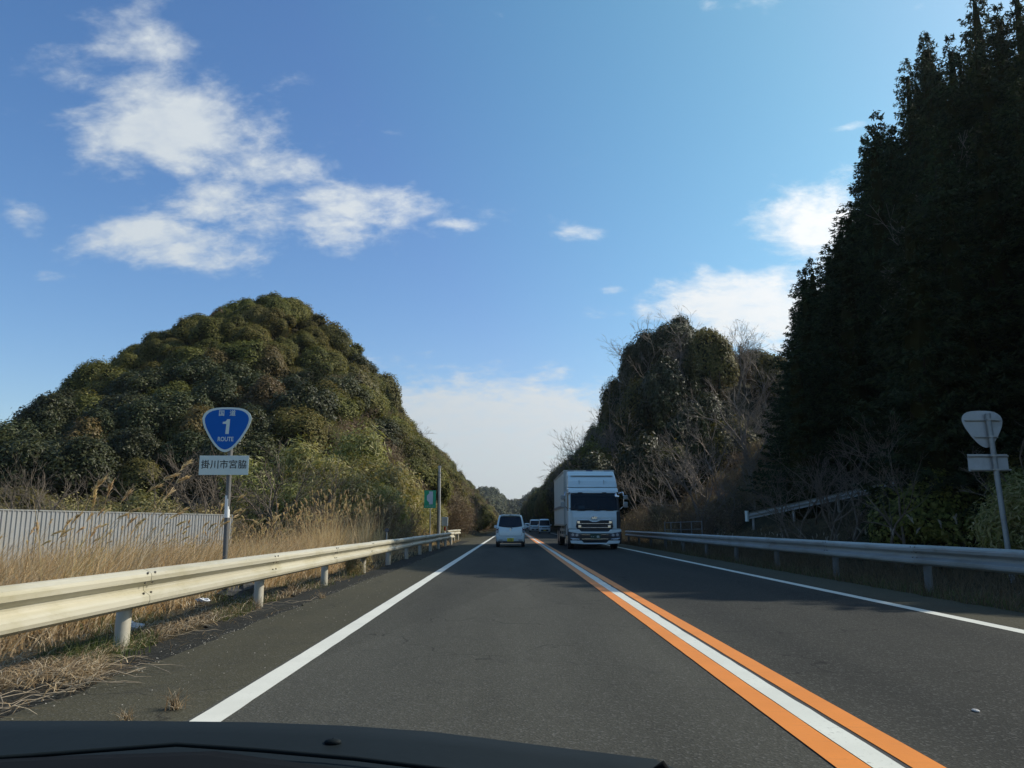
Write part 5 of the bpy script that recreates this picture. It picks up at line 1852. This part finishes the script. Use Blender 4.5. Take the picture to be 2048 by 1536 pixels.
    for u in (-0.9, 0.9):
        m.box(u - 0.16, u + 0.16, 2.2, 2.28, 3.715, 3.74)
    m.build('corner_marker', paint('blue marker lens', (0.02, 0.03, 0.10), 0.2), root)
    # grille with its winged badge
    m = MB()
    m.prism([(-0.80, 1.32), (-0.28, 1.32), (-0.10, 1.24), (0.10, 1.24), (0.28, 1.32), (0.80, 1.32), (0.86, 1.02), (0.74, 0.83), (-0.74, 0.83), (-0.86, 1.02)], 'y', -0.045, 0.05)
    gr = m.build('grille', PLASTIC, root, 0.012)
    for z, h, wdt in ((1.165, 0.011, 0.76), (0.985, 0.011, 0.74)):
        MB().box(-wdt, wdt, -0.068, -0.040, z - h, z + h).build('grille_bar', CHROME, gr, 0.006)
    m = MB()
    m.tube([(-0.80, -0.05, 1.325), (-0.28, -0.05, 1.325), (-0.10, -0.05, 1.245), (0.10, -0.05, 1.245), (0.28, -0.05, 1.325), (0.80, -0.05, 1.325)], 0.016, 6)
    m.build('grille_trim', CHROME, gr)
    m = MB()
    for s in (-1, 1):
        m.box(s * 0.73 - 0.07, s * 0.73 + 0.07, -0.070, -0.040, 1.17, 1.29)
        m.box(s * 0.68 - 0.07, s * 0.68 + 0.07, -0.072, -0.040, 0.97, 1.10)
    m.build('grille_corner', CHROME, gr, 0.02)
    m = MB()
    m.tube([(0.155 * math.cos(a), -0.012, 1.425 + 0.075 * math.sin(a)) for a in np.linspace(0, 2 * math.pi, 25)], 0.016, 6, caps=False)
    bd = m.build('badge', CHROME, root)
    text_part('badge_letters', 'UD', 0.115, CHROME, bd, (0, -0.012, 1.425), offset=0.004, depth=0.008, sx=1.35)
    # bumper
    m = MB()
    m.prism([(0.04, 0.92), (-0.10, 0.88), (-0.14, 0.70), (-0.14, 0.40), (-0.08, 0.25), (0.30, 0.25), (0.30, 0.92)], 'x', -1.22, 1.22)
    bp = m.build('bumper', PLASTIC, root, 0.04)
    m = MB()
    m.prism([(-1.20, 0.90), (-0.72, 0.90), (-0.62, 0.80), (0.62, 0.80), (0.72, 0.90), (1.20, 0.90), (1.21, 0.80), (0.80, 0.72), (-0.80, 0.72), (-1.21, 0.80)], 'y', -0.165, -0.10)
    m.build('bumper_brow', TRUCK_WHITE, bp, 0.015)
    m = MB()
    m.prism([(-1.14, 0.40), (-0.62, 0.40), (-0.52, 0.30), (0.52, 0.30), (0.62, 0.40), (1.14, 0.40), (1.10, 0.27), (0.5, 0.235), (-0.5, 0.235), (-1.10, 0.27)], 'y', -0.175, -0.10)
    m.build('bumper_lip', TRUCK_WHITE, bp, 0.015)
    m = MB()
    m.box(-0.60, 0.60, -0.158, -0.13, 0.46, 0.485)
    m.box(-0.62, 0.62, -0.158, -0.13, 0.655, 0.67)
    m.build('bumper_rib', CHROME, bp)
    for s in (-1, 1):
        m = MB()
        m.prism([(s * 1.17, 0.78), (s * 0.86, 0.755), (s * 0.64, 0.66), (s * 0.72, 0.55), (s * 1.14, 0.50)], 'y', -0.165, -0.10)
        hl = m.build('headlight', LAMP_DK, bp, 0.012)
        for u, z in ((1.02, 0.66), (0.83, 0.645)):
            m = MB()
            m.tube([(s * u, -0.178, z), (s * u, -0.15, z)], [0.06, 0.075], 14)
            m.build('lamp', LAMP, hl)
        m = MB()
        m.tube([(s * 1.12, -0.165, 0.50), (s * 0.72, -0.165, 0.46)], 0.02, 6)
        m.build('lamp_trim', CHROME, bp)
        MB().box(s * 0.94 - 0.12, s * 0.94 + 0.12, -0.166, -0.13, 0.415, 0.465).build('fog_light', LAMP, bp, 0.01)
    pl = MB().box(-0.22, 0.26, -0.172, -0.142, 0.48, 0.70).build('number_plate', PLATE_G, bp, 0.005)
    text_part('plate_digits', '66', 0.145, SIGN_WHITE, pl, (0.135, -0.174, 0.575), offset=0.004, sx=0.85)
    m = MB()
    m.box(-0.17, -0.15, -0.1745, -0.171, 0.56, 0.59)
    m.box(-0.08, -0.06, -0.1745, -0.171, 0.56, 0.59)
    m.build('plate_dots', SIGN_PALE, pl)
    # corner panels, steps and mirrors
    for s in (-1, 1):
        m = MB()
        m.prism([(s * 1.03, 1.72), (s * 1.20, 1.74), (s * 1.20, 0.95), (s * 1.02, 0.95)], 'y', -0.004, 0.10)
        m.build('corner_panel', TRUCK_WHITE if s < 0 else PLASTIC, root, 0.02)
        m = MB()
        m.box(s * 1.15 - 0.08, s * 1.15 + 0.08, 0.35, 1.3, 0.42, 0.60)
        m.build('step', CHROME, root, 0.02)
        m = MB()
        m.tube([(s * 1.16, 0.14, 2.55), (s * 1.34, -0.04, 2.60), (s * 1.37, -0.06, 2.40), (s * 1.36, -0.05, 1.95), (s * 1.18, 0.12, 1.80)], 0.022, 7)
        mr_ = m.build('mirror_arm', CHROME, root)
        for z, h in ((2.36, 0.10), (2.02, 0.13)):
            m = MB()
            m.box(s * 1.45 - 0.10, s * 1.45 + 0.10, -0.12, -0.02, z - h, z + h)
            m.build('mirror', GALV_D, mr_, 0.035)
    MB().tube([(1.02, -0.02, 2.50), (0.98, -0.12, 2.42), (1.12, -0.10, 2.38)], 0.055, 10).build('kerb_mirror', CHROME, root)
    # chassis, guards, tank
    MB().box(-0.45, 0.45, 0.6, 11.5, 0.62, 1.04).build('chassis', PLASTIC, root)
    for s in (-1, 1):
        m = MB()
        m.box(s * 1.17 - 0.02, s * 1.17 + 0.02, 3.4, 6.6, 0.80, 0.92)
        m.box(s * 1.17 - 0.02, s * 1.17 + 0.02, 3.4, 6.6, 0.52, 0.64)
        for y in (3.5, 5.0, 6.5):
            m.box(s * 1.12 - 0.03, s * 1.12 + 0.03, y, y + 0.08, 0.5, 1.08)
        m.build('side_guard', GALV, root)
        m = MB()
        m.prism([(2.55, 0.45), (3.25, 0.45), (3.25, 0.95), (2.55, 0.95)], 'x', s * 0.72, s * 1.14)
        m.build('tank', CHROME if s < 0 else GALV_D, root, 0.06)
        m = MB()
        m.prism([(0.62, 0.60), (0.70, 1.0), (1.0, 1.15), (1.5, 1.15), (1.85, 1.0), (1.92, 0.55), (1.86, 0.55), (1.80, 0.95), (1.5, 1.10), (1.0, 1.10), (0.76, 0.95), (0.68, 0.60)], 'x', s * 0.86, s * 1.21)
        m.build('wheel_arch', PLASTIC, root)
        MB().box(s * 1.0 - 0.17, s * 1.0 + 0.17, 1.86, 1.88, 0.22, 0.7).build('mud_flap', RUBBER, root)
    wheels(root, 1.03, (1.28, 7.6, 8.9), 0.50, 0.28)


truck()


def small_van(x, y, label, name, cat, paint_, hgt, half, length, bonnet, plate, kind_):
    """a vehicle seen from the front, nose at -Y"""
    root = thing(name, label, cat, (x, y, 0))
    wl = 0.52 * hgt if kind_ == 'van' else 0.60 * hgt
    m = MB()
    rows = [(0.22, 0.06), (0.35, 0.0), (0.60, 0.02), (wl - 0.04, 0.06 + bonnet * 0.10), (wl + 0.02, bonnet), (0.90 * hgt, bonnet + (0.35 if kind_ == 'van' else 0.75)), (0.97 * hgt, bonnet + 0.62 + (0.4 if kind_ != 'van' else 0)), (hgt, bonnet + 0.95 + (0.4 if kind_ != 'van' else 0))]
    hw = [half * .93, half * .99, half, half, half * .985, half * .87, half * .80, half * .66]
    bk = [length - .05, length, length, length, length - .02, length - (.12 if kind_ == 'van' else 1.0), length - (.25 if kind_ == 'van' else 1.35), length - (.5 if kind_ == 'van' else 1.6)]
    m.loft([plan_ring(z, h_, y_, b_, 0.16) for (z, y_), h_, b_ in zip(rows, hw, bk)])
    m.build('body', paint_, root)
    fy = lambda z: rear_at(rows, z)
    z0, z1 = wl + 0.05, 0.91 * hgt
    panel_on([(-half * .90, fy(z0), z0), (half * .90, fy(z0), z0), (half * .80, fy(z1), z1), (-half * .80, fy(z1), z1)], 0.03).build('windscreen', GLASS_D, root)
    for s in (-1, 1):
        t0 = wl + 0.06
        m = MB()
        ym0, ym1 = fy(t0) + 0.25, length - (0.3 if kind_ == 'van' else 1.1)
        m.add([(s * (half * .985 + .006), ym0, t0), (s * (half * .985 + .006), ym1, t0), (s * (half * .875 + .012), ym1 - .1, 0.9 * hgt), (s * (half * .875 + .012), fy(0.9 * hgt) + .12, 0.9 * hgt)], [(0, 1, 2, 3)])
        m.build('side_window', GLASS_D, root)
        m = MB()
        m.prism([(s * half * .93, wl - 0.10), (s * half * .58, wl - 0.14), (s * half * .60, wl - 0.27), (s * half * .95, wl - 0.24)], 'y', fy(wl - .2) - 0.02, fy(wl - .2) + 0.06)
        m.build('headlight', LAMP, root, 0.01)
        m = MB()
        m.box(s * (half + .09) - .08, s * (half + .09) + .08, bonnet + .35, bonnet + .43, wl + .05, wl + .20)
        m.tube([(s * half * .95, bonnet + .42, wl + .08), (s * (half + .06), bonnet + .40, wl + .1)], 0.02, 5)
        m.build('wing_mirror', paint_, root, 0.015)
    m = MB()
    m.box(-half * .52, half * .52, -0.02, 0.06, wl - 0.27, wl - 0.17)
    m.build('grille', PLASTIC, root, 0.01)
    m = MB()
    m.prism([(-half * .70, 0.30), (half * .70, 0.30), (half * .62, 0.52), (-half * .62, 0.52)], 'y', -0.025, 0.05)
    m.build('air_intake', PLASTIC, root, 0.01)
    MB().box(-0.165, 0.165, -0.045, -0.02, 0.36, 0.50).build('number_plate', plate, root, 0.004)
    MB().box(-half * .9, half * .9, 0.10, length - .1, 0.16, 0.26).build('underside', PLASTIC, root)
    wheels(root, half - 0.08, (0.55 + bonnet * .25, length - 0.65), 0.28 if half < .8 else 0.31, 0.16)


small_van(4.25, 103, 'small white van with a yellow plate behind the lorry, nearest of the oncoming queue', 'small_van', 'van', CAR_WHITE, 1.88, 0.74, 3.4, 0.35, PLATE_Y, 'van')
small_van(3.62, 124, 'white van half hidden behind the nearer small van in the oncoming queue', 'van', 'van', CAR_WHITE, 1.95, 0.85, 4.4, 0.30, SIGN_WHITE, 'van')
small_van(3.55, 166, 'silver white sedan third in the oncoming queue near the vanishing point', 'sedan', 'car', CAR_SILVER, 1.46, 0.87, 4.5, 1.15, SIGN_WHITE, 'sedan')
small_van(2.95, 190, 'dark car last in the oncoming queue, half hidden by the white small hatchback', 'dark_car', 'car', CAR_DARK, 1.48, 0.86, 4.4, 1.10, SIGN_WHITE, 'sedan')


# ------------------------------------------------------------------ the car the picture is taken from
def own_car():
    root = thing('own_car', 'dark dashboard of the car carrying the camera, along the bottom edge of the photo', 'car', (0, 0, 0))
    ex = [-0.76, -0.55, -0.37, -0.28, -0.19, -0.12, -0.06, -0.02, 0.03, 0.07, 0.105, 0.125, 0.15, 0.30, 0.76]
    ez = [0.9535, 0.9565, 0.9580, 0.9580, 0.9570, 0.9545, 0.9505, 0.9460, 0.9400, 0.9355, 0.9315, 0.9225, 0.8975, 0.8775, 0.8675]
    rings = []
    for X_, Z_ in zip(ex, ez):
        rings.append([(X_, 0.70, Z_ - 0.16), (X_, 0.655, Z_ - 0.05), (X_, 0.635, Z_ - 0.012), (X_, 0.610, Z_), (X_, 0.575, Z_ + 0.001), (X_, 0.545, Z_ - 0.004), (X_, 0.50, Z_ - 0.002),
                      (X_, 0.44, Z_ + 0.001), (X_, 0.36, Z_ - 0.004), (X_, 0.26, Z_ - 0.03), (X_, 0.20, Z_ - 0.10), (X_, 0.22, Z_ - 0.30)])
    m = MB()
    m.loft(rings)
    d = m.build('dashboard', DASH, root)
    # raised ridge that swings across the top, and its shadow line
    m = MB()
    pts = [(-0.40, 0.50, 0.957), (-0.30, 0.52, 0.9585), (-0.22, 0.545, 0.9585), (-0.16, 0.535, 0.9575), (-0.10, 0.53, 0.954), (-0.03, 0.52, 0.949), (0.03, 0.50, 0.942), (0.06, 0.45, 0.937)]
    m.tube(pts, 0.0016, 6)
    m.build('trim_ridge', DASH, d)
    m = MB()
    rr = []
    for X_, Z_ in zip(ex, ez):
        ye = 0.500 + 0.035 * math.exp(-((X_ + 0.21) / 0.09) ** 2) - 0.03 * max(0, X_ + 0.05) / 0.15
        rr.append([(X_, ye, Z_ + 0.0005), (X_, ye - 0.02, Z_ + 0.0035), (X_, 0.36, Z_ + 0.001), (X_, 0.24, Z_ - 0.03), (X_, 0.24, Z_ - 0.06), (X_, ye - 0.01, Z_ - 0.03)])
    m.loft(rr)
    m.build('lower_pad', DASH_D, d)
    m = MB()
    bv, bf = ball((-0.122, 0.566, 0.9545), (0.0060, 0.004, 0.0026), 14, 9)
    m.add([tuple(p) for p in bv], [tuple(int(i) for i in f) for f in bf], True)
    m.build('sensor_bump', DASH, d)
    m = MB()
    m.tube([(0.098, 0.585, 0.930), (0.105, 0.583, 0.9335), (0.111, 0.58, 0.928)], [0.002, 0.005, 0.002], 8)
    m.build('end_knob', DASH_D, d)
    # the rest of the car round the camera
    m = MB()
    m.box(-0.80, -0.74, -1.9, 1.18, 0.30, 0.80)
    m.box(0.74, 0.80, -1.9, 1.18, 0.30, 0.80)
    m.box(-0.74, 0.74, -1.9, -1.84, 0.30, 0.90)
    m.box(-0.74, 0.74, -1.84, 1.1, 0.26, 0.30)
    m.box(-0.74, 0.74, 0.72, 0.76, 0.31, 0.66)
    m.build('body', HULL, root, 0.01)
    m = MB()
    m.prism([(0.77, 0.70), (1.18, 0.62), (1.22, 0.35), (1.10, 0.31), (0.77, 0.31)], 'x', -0.735, 0.735)
    m.build('bonnet', HULL, root, 0.02)
    MB().box(-0.72, 0.72, -1.7, 0.28, 1.42, 1.46).build('roof', HULL, root, 0.015)
    for s in (-1, 1):
        MB().tube([(s * 0.70, 0.26, 1.43), (s * 0.765, 0.98, 0.78)], 0.028, 8).build('windscreen_pillar', HULL, root)
        MB().tube([(s * 0.71, -0.55, 1.43), (s * 0.765, -0.55, 0.78)], 0.035, 8).build('door_pillar', HULL, root)
        MB().tube([(s * 0.70, -1.66, 1.43), (s * 0.765, -1.84, 0.78)], 0.04, 8).build('rear_pillar', HULL, root)
    wheels(root, 0.70, (0.55, -1.35), 0.28, 0.15)


own_car()

# ------------------------------------------------------------------ thin winter haze
hm, hn = new_mat('haze air')
pv = hn.n('ShaderNodeVolumePrincipled', {'Color': (0.80, 0.86, 0.92, 1), 'Density': 0.00013, 'Anisotropy': 0.2})
ho = hn.n('ShaderNodeOutputMaterial')
hm.node_tree.links.new(pv.outputs[0], ho.inputs['Volume'])
MB().box(-920, 920, -140, 1640, -2.2, 90).build('haze', hm, None, kind='stuff')

# ------------------------------------------------------------------ labels that single things out
ORD = ['leftmost', 'second from the left', 'third from the left', 'fourth from the left', 'fifth from the left', 'sixth from the left', 'seventh from the left', 'eighth from the left',
       'ninth from the left', 'tenth from the left', 'eleventh from the left', 'twelfth from the left', 'thirteenth from the left', 'fourteenth from the left', 'fifteenth from the left']


def members(group):
    os_ = [o for o in col.objects if o.get('group') == group and o.parent is None]
    return sorted(os_, key=lambda o: px_of(o.location.x, o.location.y, o.location.z + 2)[0])


def count_off(group, phrase):
    for i, o in enumerate(members(group)):
        if i < len(ORD):
            o['label'] = '%s of the %s' % (ORD[i], phrase)


def zones(group, base, rule):
    for o in members(group):
        px, py = px_of(o.location.x, o.location.y, o.location.z + 3)
        zn = rule(px, py, o.location)
        o['label'] = base + ' ' + zn
        o['group'] = group + ', ' + zn


count_off('bamboo behind the dry reeds', 'pale green bamboo clumps between the reeds and the hill')
count_off('pale leafless trees at the hill foot', 'pale leafless trees above the right guardrail')
count_off('pale shrubs behind the sheet fence', 'pale olive shrubs behind the sheet fence')
count_off('dark bushes at the foot of the hill', 'dark glossy bushes at the hill foot')
count_off('leafless bushes behind the fence end', 'tangled leafless bushes over the sheet fence')
count_off('leafless trees behind the route sign', 'spreading leafless trees behind the blue route sign')
count_off('saplings in the shade of the right wood', 'thin shaded saplings behind the right guardrail')
count_off('leafless trees leaning over the road end', 'leafless trees against the sky beyond the lorry')
count_off('grey pampas grass behind the right guardrail', 'grey plumed pampas clumps behind the right guardrail')
count_off('dwarf bamboo by the right sign post', 'dwarf bamboos beside the right sign post')
count_off('pale reeds beside the lorry', 'dry pale reed clumps beside the lorry')
zones('evergreen trees covering the dome-shaped hill', 'round evergreen tree on the dome-shaped hill,',
      lambda px, py, l: 'at its summit' if l.z > 19 else ('low on its left slope' if px < 330 and l.z < 9 else ('high on its left slope' if px < 480 else ('on its right flank' if px > 620 else ('on its middle slope' if l.z > 8 else 'near its foot behind the sign')))))
zones('olive brown trees on the dome-shaped hill', 'olive brown round tree on the dome-shaped hill,',
      lambda px, py, l: 'near its summit' if l.z > 17 else ('on its left slope' if px < 420 else ('on its right flank' if px > 640 else 'on its middle slope')))
zones('cypresses of the dark right wood', 'tall dark cypress of the right wood,',
      lambda px, py, l: 'at its left edge against the sky' if px < 1720 else ('beyond the sign seen from behind' if px < 2100 and l.x < 15 else ('on the upper slope' if l.z > 7 else ('low behind the right guardrail' if px < 2100 else 'at the photo edge'))))
zones('pale leafless trees on the mixed hill', 'pale leafless tree on the mixed wooded hill,',
      lambda px, py, l: 'at its left end' if px < 1240 else ('on its crest' if l.z > 15 else ('on its right shoulder' if px > 1480 else 'on its middle slope')))
zones('broadleaf evergreens on the mixed hill', 'dark broadleaf evergreen on the mixed wooded hill,',
      lambda px, py, l: 'at its left end' if px < 1240 else ('on its crest' if l.z > 15 else ('on its right shoulder' if px > 1480 else 'on its middle slope')))
zones('cedars on the mixed hill', 'dark pointed cedar on the mixed wooded hill,',
      lambda px, py, l: 'at its left end' if px < 1240 else ('on its crest' if l.z > 15 else 'on its slope'))
zones('brown brush on the left bank', 'leafless brown brush on the left bank,',
      lambda px, py, l: 'beside the lay-by' if l.y < 75 else ('in the middle distance' if l.y < 130 else 'near the vanishing point'))
zones('golden pampas grass before the sheet fence', 'golden plumed pampas grass before the sheet fence,',
      lambda px, py, l: 'left of the fence middle' if px < 230 else ('beside the route sign pole' if px < 520 else 'toward the tall reeds'))
zones('evergreen trees along the left bank', 'dark evergreen tree on the left bank,',
      lambda px, py, l: 'above the green sign' if px < 880 else ('above the lay-by' if l.y < 110 else ('in the middle distance' if l.y < 190 else 'near the vanishing point')))
